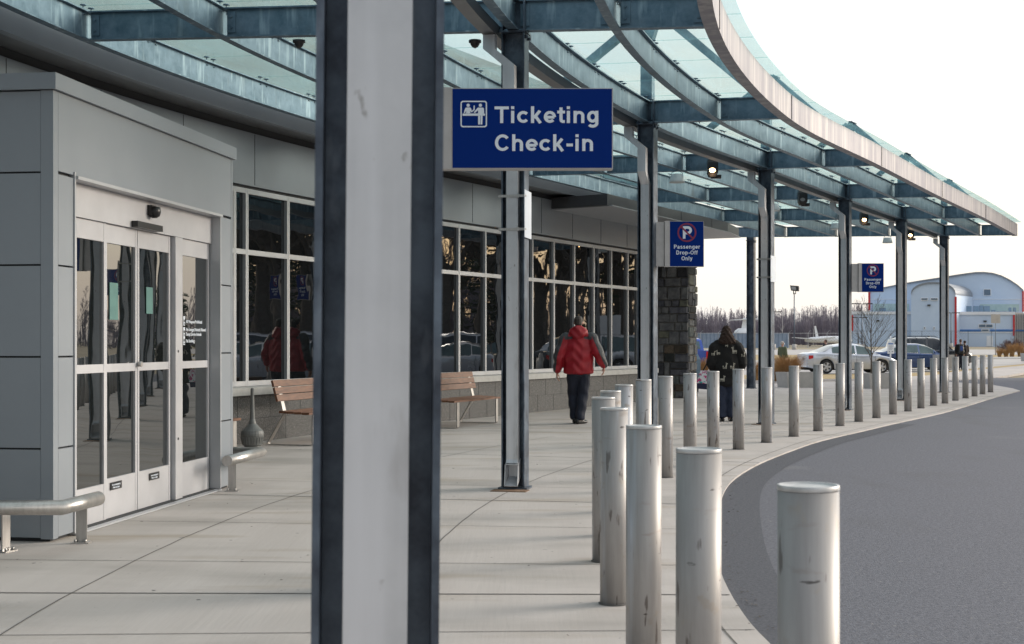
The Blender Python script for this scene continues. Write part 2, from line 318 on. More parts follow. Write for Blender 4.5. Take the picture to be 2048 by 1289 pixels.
GLY={'T':(.80,[[(.0,.905),(.78,.905)],[(.39,.0),(.39,.90)]]),
'i':(.31,[[(.13,0),(.13,.73)],[(.13,.83),(.13,1.0)]]),
'c':(.66,[arc_(.345,.365,.25,.27,40,320)]),
'k':(.66,[[(.13,0),(.13,1)],[(.20,.30),(.53,.735)],[(.28,.42),(.56,-.005)]]),
'e':(.70,[[(.14,.345),(.60,.345)],arc_(.355,.365,.245,.27,-3,318,18)]),
't':(.42,[[(.0,.655),(.42,.655)],[(.205,.93),(.205,.22),(.225,.13),(.29,.09),(.41,.09)]]),
'n':(.70,[[(.13,0),(.13,.73)],[(.13,.44)]+arc_(.345,.44,.20,.195,150,0)+[(.545,0)]]),
'h':(.70,[[(.13,0),(.13,1)],[(.13,.44)]+arc_(.345,.44,.20,.195,150,0)+[(.545,0)]]),
'g':(.72,[arc_(.325,.375,.215,.265,0,360,22),[(.55,.73),(.55,-.02)]+arc_(.33,-.02,.22,.17,0,-150)]),
'C':(.86,[arc_(.44,.5,.33,.41,38,322,20)]),'-':(.44,[[(.05,.36),(.40,.36)]]),
'P':(.78,[[(.13,0),(.13,1)],[(.13,.905),(.40,.905)]+arc_(.42,.68,.23,.225,90,-90)+[(.13,.455)]]),
'a':(.67,[arc_(.32,.46,.20,.18,160,20)+[(.515,.46),(.515,.10),(.56,.0)],arc_(.29,.205,.175,.12,40,330,18)]),
's':(.64,[arc_(.32,.51,.20,.13,25,180,8)+[(.15,.44),(.48,.30)]+arc_(.32,.22,.21,.13,0,-165,10)]),
'r':(.46,[[(.13,0),(.13,.73)],[(.13,.42)]+arc_(.34,.42,.20,.215,160,88,6)+[(.42,.64)]]),
'D':(.84,[[(.13,0),(.13,1)],[(.13,.905),(.36,.905)]+arc_(.38,.5,.31,.405,90,-90)+[(.13,.095)]]),
'o':(.72,[arc_(.355,.365,.25,.27,0,360,22)]),
'p':(.72,[[(.13,-.26),(.13,.73)],arc_(.36,.365,.225,.27,0,360,22)]),
'O':(.90,[arc_(.445,.5,.345,.41,0,360,24)]),
'f':(.40,[[(.0,.655),(.38,.655)],[(.18,0),(.18,.78)]+arc_(.31,.78,.13,.13,180,100,5)+[(.40,.91)]]),
'l':(.29,[[(.13,0),(.13,1)]]),
'y':(.64,[[(.09,.735),(.33,.03)],[(.56,.735),(.33,.03),(.24,-.13),(.06,-.17)]])}
def letters(body,cap,m,parent,x,z,align='LEFT',sx=1,y=-.0495,track=.055,name='sign_lettering',w=.172):
    tot=sum(GLY[c][0]+track for c in body)*cap*sx; x0=x-(tot/2 if align=='CENTER' else 0); bm=BM(); k=0
    for c in body:
        adv,st=GLY[c]
        for pts in st:
            k+=1; p=[Vector(q) for q in pts]; closed=(p[0]-p[-1]).length<1e-4 and len(p)>4; n=len(p); Lf=[];Rt=[]
            for i,q in enumerate(p):
                a=p[i-1] if i>0 else (p[-2] if closed else q); b=p[i+1] if i<n-1 else (p[1] if closed else q)
                d1=(q-a); d2=(b-q); d1=d1.normalized() if d1.length>1e-6 else d2.normalized(); d2=d2.normalized() if d2.length>1e-6 else d1
                t=(d1+d2).normalized(); nn=Vector((-t.y,t.x)); s=(w/2)/max(.5,nn.dot(Vector((-d1.y,d1.x))))
                Lf.append(q+nn*s); Rt.append(q-nn*s)
            yy=y-.00012*(k%3)
            f=lambda q:bm.verts.new((x0+q.x*cap*sx,yy,z+q.y*cap))
            A=[f(q) for q in Lf]; B=[f(q) for q in Rt]
            for i in range(n-1): bm.faces.new((A[i],A[i+1],B[i+1],B[i]))
        x0+=(adv+track)*cap*sx
    return obj(name,bm,m,parent)
# ------------------------------------------------------------------ ground height and pixel-to-ground
GK=[(-400,0),(47,0),(60,-.15),(82,-.15),(224,.44),(280,.62),(430,.66),(2500,.66)]
def g(y):
    for (a,za),(b,zb) in zip(GK,GK[1:]):
        if y<=b: return za+(zb-za)*(y-a)/(b-a)
    return GK[-1][1]
def G(px,py):
    y=CH*F/(py-HOR)
    for _ in range(30): y=.5*y+.5*(CH-g(y))*F/(py-HOR)
    return Vector(((px-CX)/F*y,y,0))
def P(px,py,y): return Vector(((px-CX)/F*y,y,CH-(py-HOR)/F*y))
def at(px,y): return Vector(((px-CX)/F*y,y,g(y)))
def sheet(name,pts,m,dz,kind='structure',skirt=0,extra=None,label=None):
    bm=BM(); poly(bm,[(p[0],p[1],0) for p in pts])
    bmesh.ops.triangulate(bm,faces=bm.faces[:])
    for y,_ in GK[1:-1]:
        bmesh.ops.bisect_plane(bm,geom=bm.verts[:]+bm.edges[:]+bm.faces[:],plane_co=(0,y,0),plane_no=(0,1,0))
    for v in bm.verts: v.co.z=g(v.co.y)+dz
    for f in bm.faces:
        f.normal_update()
        if f.normal.z<0: f.normal_flip()
    if skirt:
        for e in [e for e in bm.edges if e.is_boundary]:
            a,b=e.verts; f=bm.faces.new((a,b,bm.verts.new(b.co-Vector((0,0,skirt))),bm.verts.new(a.co-Vector((0,0,skirt)))))
    if extra: extra(bm)
    o=obj(name,bm,m,keep=True); o['kind']=kind
    if label: o['label']=label
    return o
# ------------------------------------------------------------------ reference curve: the column line
CP=[(4.2,-14),(1.7,-8.4),(.3,-2.9),(-.2575,2.57),(-.60,8.0),(.03,13.4),(1.84,19.0),(4.36,24.0),(6.9,29.0),(9.4,33.8),(12.1,39.2),(14.8,44.6),(17.5,50)]
T0=4-1   # index of near column in CP ; param t counted so that t=0 is the near column
def cr_(t):
    u=t+T0; i=max(1,min(len(CP)-3,int(math.floor(u)))); f=u-i
    p=[Vector(CP[i+k]) for k in (-1,0,1,2)]
    return .5*((2*p[1])+(-p[0]+p[2])*f+(2*p[0]-5*p[1]+4*p[2]-p[3])*f*f+(-p[0]+3*p[1]-3*p[2]+p[3])*f**3)
def tan_(t): return (cr_(t+.01)-cr_(t-.01)).normalized()
def nor_(t): d=tan_(t); return Vector((d.y,-d.x))
def off(t,o): return cr_(t)+nor_(t)*o
def hc(o): return 4.37-.027*o       # underside of the frame, falling outward
def trange(a,b,st=.08):
    n=max(1,round((b-a)/st)); return [a+(b-a)*i/n for i in range(n+1)]
def sweep(bm,o,prof,ts,zf=None,mi=0):
    """prof: list of (dx,dz) loops around offset o"""
    rings=[]
    for t in ts:
        z0=zf if zf is not None else hc(o)
        rings.append([Vector((*off(t,o+dx),z0+dz)) for dx,dz in prof])
    rings_mesh(bm,rings,mi=mi)
def iprof(w,h,tf=.014,tw=.010):
    a=w/2; b=tw/2
    return [(-a,0),(a,0),(a,tf),(b,tf),(b,h-tf),(a,h-tf),(a,h),(-a,h),(-a,h-tf),(-b,h-tf),(-b,tf),(-a,tf)]
def wall_t(px,o,lo=.8,hi=6.2):
    """curve parameter where the view ray through column px meets the surface at offset o"""
    k=(px-CX)/F; fn=lambda t:(off(t,o).x-k*off(t,o).y)
    for _ in range(60):
        m_=(lo+hi)/2
        if fn(m_)<0: lo=m_
        else: hi=m_
    return lo
# ------------------------------------------------------------------ ground
kerb=[(30,-30),(14,-20),(8,-13),(4.5,-7),(2.6,-2),(1.9,1),(1.5,3),(1.3,5),(1.2,6.5),(1.2,7.4),(1.27,8.5),(1.40,9.6),(1.58,10.8),(1.83,12.3),(2.12,13.75),(2.45,14.96),(2.93,16.4),(3.64,18.2),(4.44,20.05),(5.72,22.5),(7.0,24.97),(8.63,28),(10.6,32.1),(12.6,36.3),(14.7,40.5)]
def smooth_line(p,n=4):
    out=[]; p=[Vector(x) for x in p]; q=[p[0]]+p+[p[-1]]
    for i in range(1,len(q)-2):
        for k in range(n):
            f=k/n; a,b,c,d=q[i-1:i+3]
            out.append(.5*((2*b)+(-a+c)*f+(2*a-5*b+4*c-d)*f*f+(-a+3*b-3*c+d)*f**3))
    out.append(p[-1]); return out
KL=smooth_line(kerb)
sheet('ground',[(-900,-300),(1500,-300),(1500,2400),(-900,2400)],'earth',-.12)
sheet('road',[(-60,-60),(90,-60),(90,62),(-60,62)],'asphalt',-.022)
# the darker freshly laid strip along the kerb
inner=KL[20:80]; outer=[]
for i,p in enumerate(inner):
    d=(inner[min(i+1,len(inner)-1)]-inner[max(i-1,0)]).normalized(); w=.34 if i>10 else .34
    outer.append(p+Vector((d.y,-d.x))*w)
bm=BM()
for i in range(len(inner)-1):
    a=.02
    d=Vector((0,0))
    poly(bm,[(*(inner[i]-Vector((.05,0))),-.018),(*outer[i],-.018),(*outer[i+1],-.018),(*(inner[i+1]-Vector((.05,0))),-.018)])
o=obj('road_patch',bm,'asphalt_dark'); o['kind']='structure'
tip=[G(2024.6,777),G(1987,770.5),G(1940,767),G(1899,764),G(1891,761.5)]
farA=[G(1920,760),G(1987,756),G(2048,746),G(2150,738),G(2400,727.5)]
farC=[G(2400,722),G(2150,726),G(2048,731.5),G(1987,737),G(1939,741.6),G(1901,745),G(1874,750),G(1825,753),G(1770,758),G(1700,763),G(1560,767),G(1400,772)]
def joints(bm):
    def strip(pts,w=.007):
        pts=[Vector(p) for p in pts]
        for a,b in zip(pts,pts[1:]):
            d=(b-a).normalized(); n=Vector((d.y,-d.x))*w
            poly(bm,[(*(a-n),.003),(*(b-n),.003),(*(b+n),.003),(*(a+n),.003)],1)
    for o_,a,b in ((0,-2,6.6),(-2.0,-2,4.6),(-3.9,1.8,6.4),(1.42-.42,-1.5,6.2)):
        jit=[off(t,o_)+nor_(t)*random.uniform(-.006,.006) for t in trange(a,b,.06)]
        strip(jit,.004)
    k=0; t=-1.5
    while t<7.4:
        w=.010 if k%4==0 else .0045
        a=off(t,1.7 if t<6.2 else 1.4); b=off(t,-5.25 if t<5.6 else -9)
        # end at the kerb
        strip([a.lerp(b,i/8)+Vector((0,random.uniform(-.006,.006))) for i in range(9)],w)
        t+=.262; k+=1
pl=[Vector(p) for p in KL]+tip+farA+farC+[Vector((-60,50)),Vector((-60,-30))]
# trim joints beyond the kerb: build joints only to offset 1.15 (inside the kerb line everywhere)
def joints_ok(bm):
    joints(bm)
o=sheet('sidewalk',pl,['concrete','joint'],0,skirt=.10)
jb=BM(); 
def strip(bm,pts,w,z=.003):
    pts=[Vector(p[:2]) for p in pts]
    for a,b in zip(pts,pts[1:]):
        if (b-a).length<1e-5: continue
        d=(b-a).normalized(); n=Vector((d.y,-d.x))*w
        poly(bm,[(*(a-n),z),(*(b-n),z),(*(b+n),z),(*(a+n),z)])
for o_,a,b in ((0,-2,6.6),(-1.85,-2,3.2),(-3.9,3.2,6.6)):
    strip(jb,[off(t,o_)+nor_(t)*random.uniform(-.006,.006) for t in trange(a,b,.06)],.0045)
strip(jb,[p-Vector(( (KL[min(i+1,len(KL)-1)]-KL[max(i-1,0)]).normalized().y,-(KL[min(i+1,len(KL)-1)]-KL[max(i-1,0)]).normalized().x))*.16 for i,p in enumerate(KL)][:-3],.0045)
def kerb_off(t):
    c=cr_(t); n=nor_(t); best=1.2
    for a,b in zip(KL,KL[1:]):
        # intersect ray c+n*s with segment
        d=b-a; den=n.x*d.y-n.y*d.x
        if abs(den)<1e-9: continue
        w=a-c; s=(w.x*d.y-w.y*d.x)/den; u=(w.x*n.y-w.y*n.x)/den
        if 0<=u<=1 and 0<s<4: best=s
    return best
t=-1.5; k=0
JT=[]
for z_ in (1.2,2.6,3.9,5.3,6.73,7.79,8.9,10.74,12.5,13.7,15.4,17.1,18.8,20.5,22.2,23.9,25.6,27.3,29,30.7,32.4,34.1,35.8,37.5,39.2,41,43):
    # parameter where the column line offset -1 has that depth
    lo,hi=-2.,8.
    for _ in range(40):
        mm=(lo+hi)/2
        if off(mm,-.6).y<z_: lo=mm
        else: hi=mm
    JT.append(lo)
for i,t in enumerate(JT):
    a=off(t,kerb_off(t)-.01); b=off(t,-5.2 if t<5.8 else -8)
    strip(jb,[a.lerp(b,j/10)+Vector((0,random.uniform(-.004,.004))) for j in range(11)],.009 if i%3==2 else .0045)
o2=obj('sidewalk_joint',jb,'joint',parent=o)
# dry lawn strip, lot and far roads
sheet('lawn_strip',[farC[-1],*farC[::-1][1:-1],G(2400,722),G(2400,719.5),G(2150,723.5),G(2048,728),G(1987,733),G(1939,737.5),G(1901,741),G(1860,744),G(1800,746),G(1700,748),G(1400,750)],'grass_dry',-.02)
sheet('parking_lot',[G(1000,751),G(1400,751),G(1700,749),G(1860,745),G(1939,738.5),G(2048,729),G(2400,720),G(2400,715),G(2048,717),G(1900,719),G(1700,720),G(1000,720)],'lot',-.03)
sheet('kerb_band',[G(1920,718.8),G(2048,717.5),G(2300,716),G(2300,714),G(2048,714),G(1920,716)],'kerb',.02,skirt=.15)
sheet('verge',[G(1000,720.5),G(1700,720.5),G(1900,719.5),G(2048,717.8),G(2400,716),G(2400,709),G(1000,709)],'grass_dry',-.05)
sheet('far_road',[G(1000,709.4),G(2500,709.4),G(2500,699),G(1000,699)],'lot',-.04)
# ------------------------------------------------------------------ canopy
canopy=thing('glass_canopy','long curved canopy of galvanised steel beams and pale green glass on a row of columns','canopy')
H=.30
TS=trange(-1.6,7.0)
def cpart(name,bm,m): return obj(name,bm,m,canopy)
for o_,w in ((-4.5,.10),(-3.0,.09),(-1.5,.09),(0,.10),(.97,.09)):
    bm=BM(); sweep(bm,o_,iprof(w,H),TS); cpart('curved_beam',bm,'steel')
bm=BM(); sweep(bm,-6.2,iprof(.09,H),trange(6.0,7.0)); cpart('curved_beam',bm,'steel')
# outer fascia channel, open side inwards
bm=BM(); sweep(bm,1.9,[(-.10,0),(.03,0),(.03,.33),(-.10,.33),(-.10,.315),(.015,.315),(.015,.015),(-.10,.015)],trange(-1.6,7.02)); cpart('fascia_beam',bm,'steel_edge')
# joints in the fascia
for t in [k+.02 for k in range(1,7)]:
    bm=BM(); c=off(t,1.934); d=tan_(t); 
    for s_ in (-1,1):
        a=c+d*s_*.006
    mx=Matrix.Translation((c.x,c.y,hc(1.9)+.005))@Matrix.Rotation(-math.atan2(d.x,d.y),4,'Z')
    box(bm,-.002,.004,-.007,.007,0,.32,mx); cpart('fascia_joint',bm,'panel_dark')
# gutter below the column-line beam
bm=BM(); sweep(bm,-.20,[(-.075,-.06),(.055,-.06),(.055,.05),(.045,.05),(.045,-.05),(-.065,-.05),(-.065,.05),(-.085,.05),(-.085,.04),(-.075,.04)],trange(-1.6,6.97)); cpart('gutter',bm,'gutter')
# radial beams, cut between the curved ones with small gaps so that no faces coincide
SEG=[(-4.45,-3.045),(-2.955,-1.545),(-1.455,-.05),(.05,.925),(1.015,1.80)]
def radial(t,segs):
    n=nor_(t); d=tan_(t)
    for a,b in segs:
        bm=BM(); rings=[]
        for o_ in (a,b):
            c=off(t,o_); rings.append([Vector((c.x+d.x*dx,c.y+d.y*dx,hc(o_)+.003+dz*.985)) for dx,dz in iprof(.10,H)])
        rings_mesh(bm,rings)
        # bolted end cleats with two bolts each
        for o_,s_ in ((a,1),(b,-1)):
            c=off(t,o_+s_*.05)
            for side in (-1,1):
                p=c+d*side*.012
                mx=Matrix.Translation((p.x,p.y,hc(o_)+.03))@Matrix.Rotation(math.atan2(n.y,n.x),4,'Z')
                box(bm,-.045,.045,-.006,.006,.02,.23,mx)
                for z in (.07,.18):
                    q=mx@Vector((0,-side*.0,z)); bar(bm,q,q+Vector((d.x,d.y,0))*side*.025,.014,n=6)
        cpart('radial_beam',bm,'steel')
for t in range(-1,8): radial(t if t<7 else 6.985,SEG if t<6 else [(-7.3,-6.245),(-6.155,-4.545)]+[(-4.455,-3.045)]+SEG[1:])
# glass panels with point fixings
clip=bpy.data.meshes.new('glass_clip'); b_=BM()
bar(b_,(0,0,-.10),(0,0,.0),.006,n=6); lathe(b_,[(.012,-.012),(.034,-.008),(.034,.0),(.012,.004)],10); lathe(b_,[(.02,-.105),(.02,-.09),(.008,-.088)],8)
b_.to_mesh(clip); b_.free(); clip.materials.append(M['steel'])
NB=5
for bay in range(0,7):
    for k in range(NB):
        t0=bay+k/NB; t1=bay+(k+1)/NB
        for a,b in ((-4.62,-2.25),(-2.25,-.02),(-.02,2.06)):
            bm=BM(); e=.0011; eo=.006; TT=trange(t0+e,t1-e,.07)
            zz=.36
            rg=[[Vector((*off(t,x),hc(x)+zz+dz)) for x,dz in ((a+eo,0),(b-eo,0),(b-eo,.014),(a+eo,.014))] for t in TT]
            rings_mesh(bm,rg); gp=cpart('glass_panel',bm,'cglass')
            if bay>=2:
                lines=[x for x in (-4.5,-3.0,-1.5,0,.97) if a<x<b]
                for x in lines[:2]:
                    for tt in (t0+.012,t0-.012+.0):
                        c=off(tt,x); o=bpy.data.objects.new('glass_clip',clip); o.location=(c.x,c.y,hc(x)+.358); link(o,gp)
# bent masts rising through the glass over each column
for t in range(1,8):
    n=nor_(t); d=tan_(t); c=cr_(t); mx=Matrix.Translation((c.x,c.y,0))@Matrix.Rotation(math.atan2(n.y,n.x),4,'Z')
    bm=BM(); th=.07
    def seg(p,q,w0,w1):
        p=Vector(p); q=Vector(q); k=(q-p).normalized(); s_=Vector((-k.y,k.x))
        A=[p+s_*w0,p-s_*w0]; B=[q+s_*w1,q-s_*w1]
        rings_mesh(bm,[[mx@Vector((v.x,y,v.y)) for v,y in ((A[0],-th),(A[1],-th),(A[1],th),(A[0],th))],[mx@Vector((v.x,y,v.y)) for v,y in ((B[0],-th),(B[1],-th),(B[1],th),(B[0],th))]])
    seg((.0,4.69),(.0,5.55),.08,.08); seg((.0,5.5),(.16,5.95),.08,.07); seg((.10,5.93),(1.35,4.80),.06,.045); seg((.06,5.90),(-1.5,4.80),.05,.04)
    cpart('mast',bm,'steel')
# columns
def column(t=None,pos=None,rz=None,spout=True,top=None,base=0):
    if pos is None: c=cr_(t); d=tan_(t); rz=-math.atan2(d.x,d.y)
    else: c=Vector(pos)
    top=top or hc(0)+.30
    bm=BM(); w=.1125; hw=.102
    for x0,x1 in ((-w,-w+.014),(w-.014,w)): box(bm,x0,x1,-hw,hw,.02,top)
    box(bm,-w+.014,w-.014,-.006,.006,.022,top-.002)
    box(bm,-.14,.14,-.125,.125,0,.02)
    o=obj('column',bm,'column',canopy,(c.x,c.y,base)); o.rotation_euler=(0,0,rz)
    bm=BM()
    box(bm,w+.0005,w+.01,-.045,.045,top-.34,top-.30)
    box(bm,-w-.02,w+.02,-.12,.12,top-.325,top-.308); 
    for s_ in (-1,1): bar(bm,(w,-.06*s_,top-.36),(w+.03,-.06*s_,top-.36),.018,n=6)
    obj('cap_plate',bm,'column',o)
    if spout:
        bm=BM(); a=.056; b=.052
        path=[(-.2,-.20,top-.37),(-.2,-.20,top-.50),(-.01,-.20,top-.66),(-.01,-.20,top-.98),(0,-.085,top-1.14),(0,-.085,.29),(0,-.098,.255)]
        rings_mesh(bm,[[(x-a,y-b,z),(x+a,y-b,z),(x+a,y+b,z),(x-a,y+b,z)] for x,y,z in path])
        # kicked open shoe at the foot
        for p in ([(-.062,-.16,.24),(.062,-.16,.24),(.060,-.03,.29),(-.060,-.03,.29)],[(-.062,-.20,.04),(.062,-.20,.04),(.058,-.03,.12),(-.058,-.03,.12)],
                  [(-.062,-.16,.24),(-.060,-.03,.29),(-.058,-.03,.12),(-.062,-.20,.04)],[(.062,-.16,.24),(.060,-.03,.29),(.058,-.03,.12),(.062,-.20,.04)]):
            q=[Vector(v) for v in p]; nn=(q[1]-q[0]).cross(q[2]-q[0]).normalized()*.003
            A=[bm.verts.new(v-nn) for v in q]; B=[bm.verts.new(v+nn) for v in q]
            for i in range(4): bm.faces.new((A[i],A[(i+1)%4],B[(i+1)%4],B[i]))
            bm.faces.new(A[::-1]); bm.faces.new(B)
        box(bm,-.059,.059,-.035,-.03,.10,.28)
        sp=obj('downspout',bm,'spout',o)
    return o
cols={t:column(t) for t in range(-2,8)}
cols['back']=column(pos=(7.25,42.45),rz=R(-27),spout=False,top=4.80,base=0)
# drainage plates set in the paving below each shoe
for t in range(0,8):
    c=cr_(t)-tan_(t)*.22; bm=BM(); mx=Matrix.Translation((c.x,c.y,.001))@Matrix.Rotation(-math.atan2(tan_(t).x,tan_(t).y),4,'Z')
    box(bm,-.17,.17,-.10,.08,0,.006,mx); o=obj('drain_plate',bm,'stain')
    tag(o,['rusty drain plate in front of the big near column','rusty drain plate at the foot of the column with the ticketing sign','rusty drain plate at the nearest column whose whole base shows','rusty drain plate at the foot of the column with the first parking sign','rusty drain plate at the column just right of the woman','rusty drain plate at the column with the far parking sign','rusty drain plate second from the far canopy end','rusty drain plate at the last column before the canopy ends'][t],'drain plate','drain plates below the downspouts')
cols[0].rotation_euler=(0,R(.5),cols[0].rotation_euler.z)
# ------------------------------------------------------------------ terminal building
term=thing('terminal_building','grey panelled terminal with a curved strip of dark windows above a granite base','building')
WO=-5.3
def tpart(name,bm,m,parent=term,**k): return obj(name,bm,m,parent,**k)
TW=trange(-1.8,5.52)
bm=BM(); sweep(bm,WO,[(0,0),(-.25,0),(-.25,.66),(0,.66)],TW,zf=0); tpart('granite_base',bm,'granite')
bm=BM()   # joints of the granite slabs
for i,t in enumerate(trange(.8,5.4,.13)):
    for z0,z1,dt in ((.0,.33,0),(.335,.655,.065)):
        c=off(t+dt,WO+.001); d=tan_(t+dt); mx=Matrix.Translation((c.x,c.y,0))@Matrix.Rotation(-math.atan2(d.x,d.y),4,'Z'); box(bm,-.002,.002,-.003,.003,z0,z1,mx)
sweep(bm,WO,[(-.002,0),(.002,0),(.002,.006),(-.002,.006)],TW,zf=.33)
tpart('slab_joint',bm,'panel_dark')
bm=BM(); sweep(bm,WO,[(.06,0),(-.2,0),(-.2,.12),(-.02,.12),(.06,.105)],TW,zf=.665); tpart('window_sill',bm,'stonesill')
bm=BM(); sweep(bm,WO,[(0,0),(-.2,0),(-.2,.74),(0,.74)],TW,zf=3.58); wall=tpart('wall_panel',bm,'panel')
bm=BM()
for i,t in enumerate(trange(.9,5.45,.27)):
    c=off(t,WO+.001); d=tan_(t); mx=Matrix.Translation((c.x,c.y,0))@Matrix.Rotation(-math.atan2(d.x,d.y),4,'Z'); box(bm,-.002,.003,-.004,.004,3.6,4.31,mx)
tpart('panel_joint',bm,'panel_dark',wall)
bm=BM(); sweep(bm,WO,[(-.03,0),(-.2,0),(-.2,.03),(-.03,.03)],TW,zf=3.545); tpart('head_reveal',bm,'panel_dark')
bm=BM(); sweep(bm,WO,[(-.02,0),(-.3,0),(-.3,.10),(-.02,.10)],TW,zf=4.322); tpart('soffit_reveal',bm,'panel_dark')
bm=BM(); sweep(bm,WO,[(.34,0),(-.25,0),(-.25,.03),(.34,.03)],TW,zf=4.425); tpart('soffit',bm,'gutter')
bm=BM(); sweep(bm,WO,[(.46,0),(.36,0),(.36,.30),(.40,.42),(.46,.42)],TW,zf=4.40); tpart('eaves_gutter',bm,'panel')
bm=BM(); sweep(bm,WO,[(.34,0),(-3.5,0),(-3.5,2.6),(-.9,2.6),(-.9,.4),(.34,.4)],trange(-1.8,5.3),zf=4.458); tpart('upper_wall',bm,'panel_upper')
bm=BM(); sweep(bm,WO,[(-.22,0),(-3.5,0),(-3.5,.06),(-.22,.06)],trange(-1.8,5.5),zf=4.39); tpart('roof_deck',bm,'panel_dark')
# end wall closing the building behind the stone pier
e=off(5.52,WO-.25); e2=off(5.52,WO-8)
bm=BM(); poly(bm,[(e.x,e.y,0),(e2.x,e2.y,0),(e2.x,e2.y,6),(e.x,e.y,6)]); tpart('end_wall',bm,'panel')
# windows: one per bay of mullions
mpx=[432,466,490.6,573.4,640,697,752,806,860,916,969,1016,1063,1106,1147,1186,1221,1254,1275,1302,1313]
mt=[wall_t(x,WO-.05) for x in mpx]
mt=[mt[0]-.27*k for k in range(6,0,-1)]+mt
def gap(bm,o_,d0,d1,ta,tb,z0,z1):
    sweep(bm,WO,[(d0,0),(d1,0),(d1,z1-z0),(d0,z1-z0)],trange(ta,tb,.04),zf=z0)
for ta,tb in zip(mt,mt[1:]):
    if tb-ta<.02: continue
    bm=BM(); ee=.0004; dm=.0055
    gap(bm,0,-.02,-.12,ta+ee,ta+dm,.79,3.54); gap(bm,0,-.02,-.12,tb-dm,tb-ee,.79,3.54)
    for z0,z1 in ((.79,.86),(2.62,2.69),(3.47,3.54)): gap(bm,0,-.022,-.118,ta+dm,tb-dm,z0,z1)
    wf=tpart('window',bm,'alum')
    for z0,z1 in ((.86,2.62),(2.69,3.47)):
        bm=BM(); a=off(ta+dm,WO-.07); b=off(tb-dm,WO-.07); n=nor_((ta+tb)/2)*.01
        A=[(a.x,a.y),(b.x,b.y),(b.x-n.x,b.y-n.y),(a.x-n.x,a.y-n.y)]
        rings_mesh(bm,[[Vector((x,y,z)) for x,y in A] for z in (z0,z1)]); tpart('pane',bm,'pane',wf)
# stone pier at the far corner: individual blocks
PH=R(27); pd=Vector((math.sin(PH),math.cos(PH))); pn=Vector((math.cos(PH),-math.sin(PH)))
pc=Vector((4.41,35.0)); px_=Matrix.Translation((pc.x,pc.y,0))@Matrix.Rotation(-PH,4,'Z')   # local x = outward, y = along wall ; corner nearest camera at origin
bm=BM(); box(bm,-1.0,-.03,.03,.62,0,4.35,px_); pier=tpart('stone_pier',bm,'mortar')
bm=BM(); tl=bm.loops.layers.color.new('tint')
def stones(bm,u0,u1,fn):
    z=0
    while z<4.3:
        h=random.choice([.17,.22,.28,.34]); h=min(h,4.34-z); u=u0
        while u<u1-.02:
            w=random.choice([.14,.2,.28,.36,.44]); 
            if u+w>u1-.10: w=u1-u
            hs=[h] if random.random()<.75 or h<.25 else [h*.5,h*.5]
            zz=z
            for hh in hs:
                gpp=.009; dep=random.uniform(.0,.035); i=.012
                pts=[(u+gpp,zz+gpp),(u+w-gpp,zz+gpp),(u+w-gpp,zz+hh-gpp),(u+gpp,zz+hh-gpp)]
                pts=[(a+random.uniform(-.006,.006),b+random.uniform(-.006,.006)) for a,b in pts]
                cx=u+w/2; cz=zz+hh/2
                base=[bm.verts.new(fn(a,b,-.03)) for a,b in pts]; mid=[bm.verts.new(fn(a,b,.008)) for a,b in pts]
                topv=[bm.verts.new(fn(cx+(a-cx)*.86,cz+(b-cz)*.86,.018+dep+random.uniform(-.004,.006))) for a,b in pts]
                fs=[]
                for A,B in ((base,mid),(mid,topv)):
                    for k in range(4): fs.append(bm.faces.new((A[k],A[(k+1)%4],B[(k+1)%4],B[k])))
                fs.append(bm.faces.new(topv)); v=random.uniform(.45,1.7); wr=random.random()
                col=(v*1.0,v*1.0,v*1.05,1) if wr<.6 else ((v*1.22,v*1.08,v*.93,1) if wr<.8 else (v*.97,v*1.02,v*1.0,1))
                for f in fs:
                    for lp in f.loops: lp[tl]=col
                zz+=hh
            u+=w
        z+=h
stones(bm,-1.0,0,lambda u,z,d:px_@Vector((u,.0+.02-d,z)))
stones(bm,0,.62,lambda u,z,d:px_@Vector((-.02+d,u,z)))
obj('stone_block',bm,'stone',pier)
# flat dark overhang above the pier
oA=[(1.9,27.9),(5.35,34.7),(5.9,36.4),(2.2,38.3),(-1.4,30.4)]
bm=BM(); A=[bm.verts.new((x,y,4.14)) for x,y in oA]; B=[bm.verts.new((x,y,4.36)) for x,y in oA]
n=len(A)
for i in range(n): bm.faces.new((A[i],A[(i+1)%n],B[(i+1)%n],B[i]))
bm.faces.new(A); bm.faces.new(B); ov=tpart('flat_overhang',bm,'fascia_dark')
bm=BM(); q=[(2.0,27.9),(5.40,34.7),(5.95,36.4),(2.2,38.35),(-1.5,30.4)]
A=[bm.verts.new((x,y,4.118)) for x,y in q]; B=[bm.verts.new((x,y,4.136)) for x,y in q]
for i in range(n): bm.faces.new((A[i],A[(i+1)%n],B[(i+1)%n],B[i]))
bm.faces.new(A); bm.faces.new(B); tpart('drip_edge',bm,'alum',ov)
for s in (.28,.56,.84):
    bm=BM()
    x=oA[0][0]+(oA[1][0]-oA[0][0])*s; y=oA[0][1]+(oA[1][1]-oA[0][1])*s; box(bm,x-.004,x+.004,y-.006,y+.004,4.14,4.36); tpart('cladding_joint',bm,'panel_dark',ov)
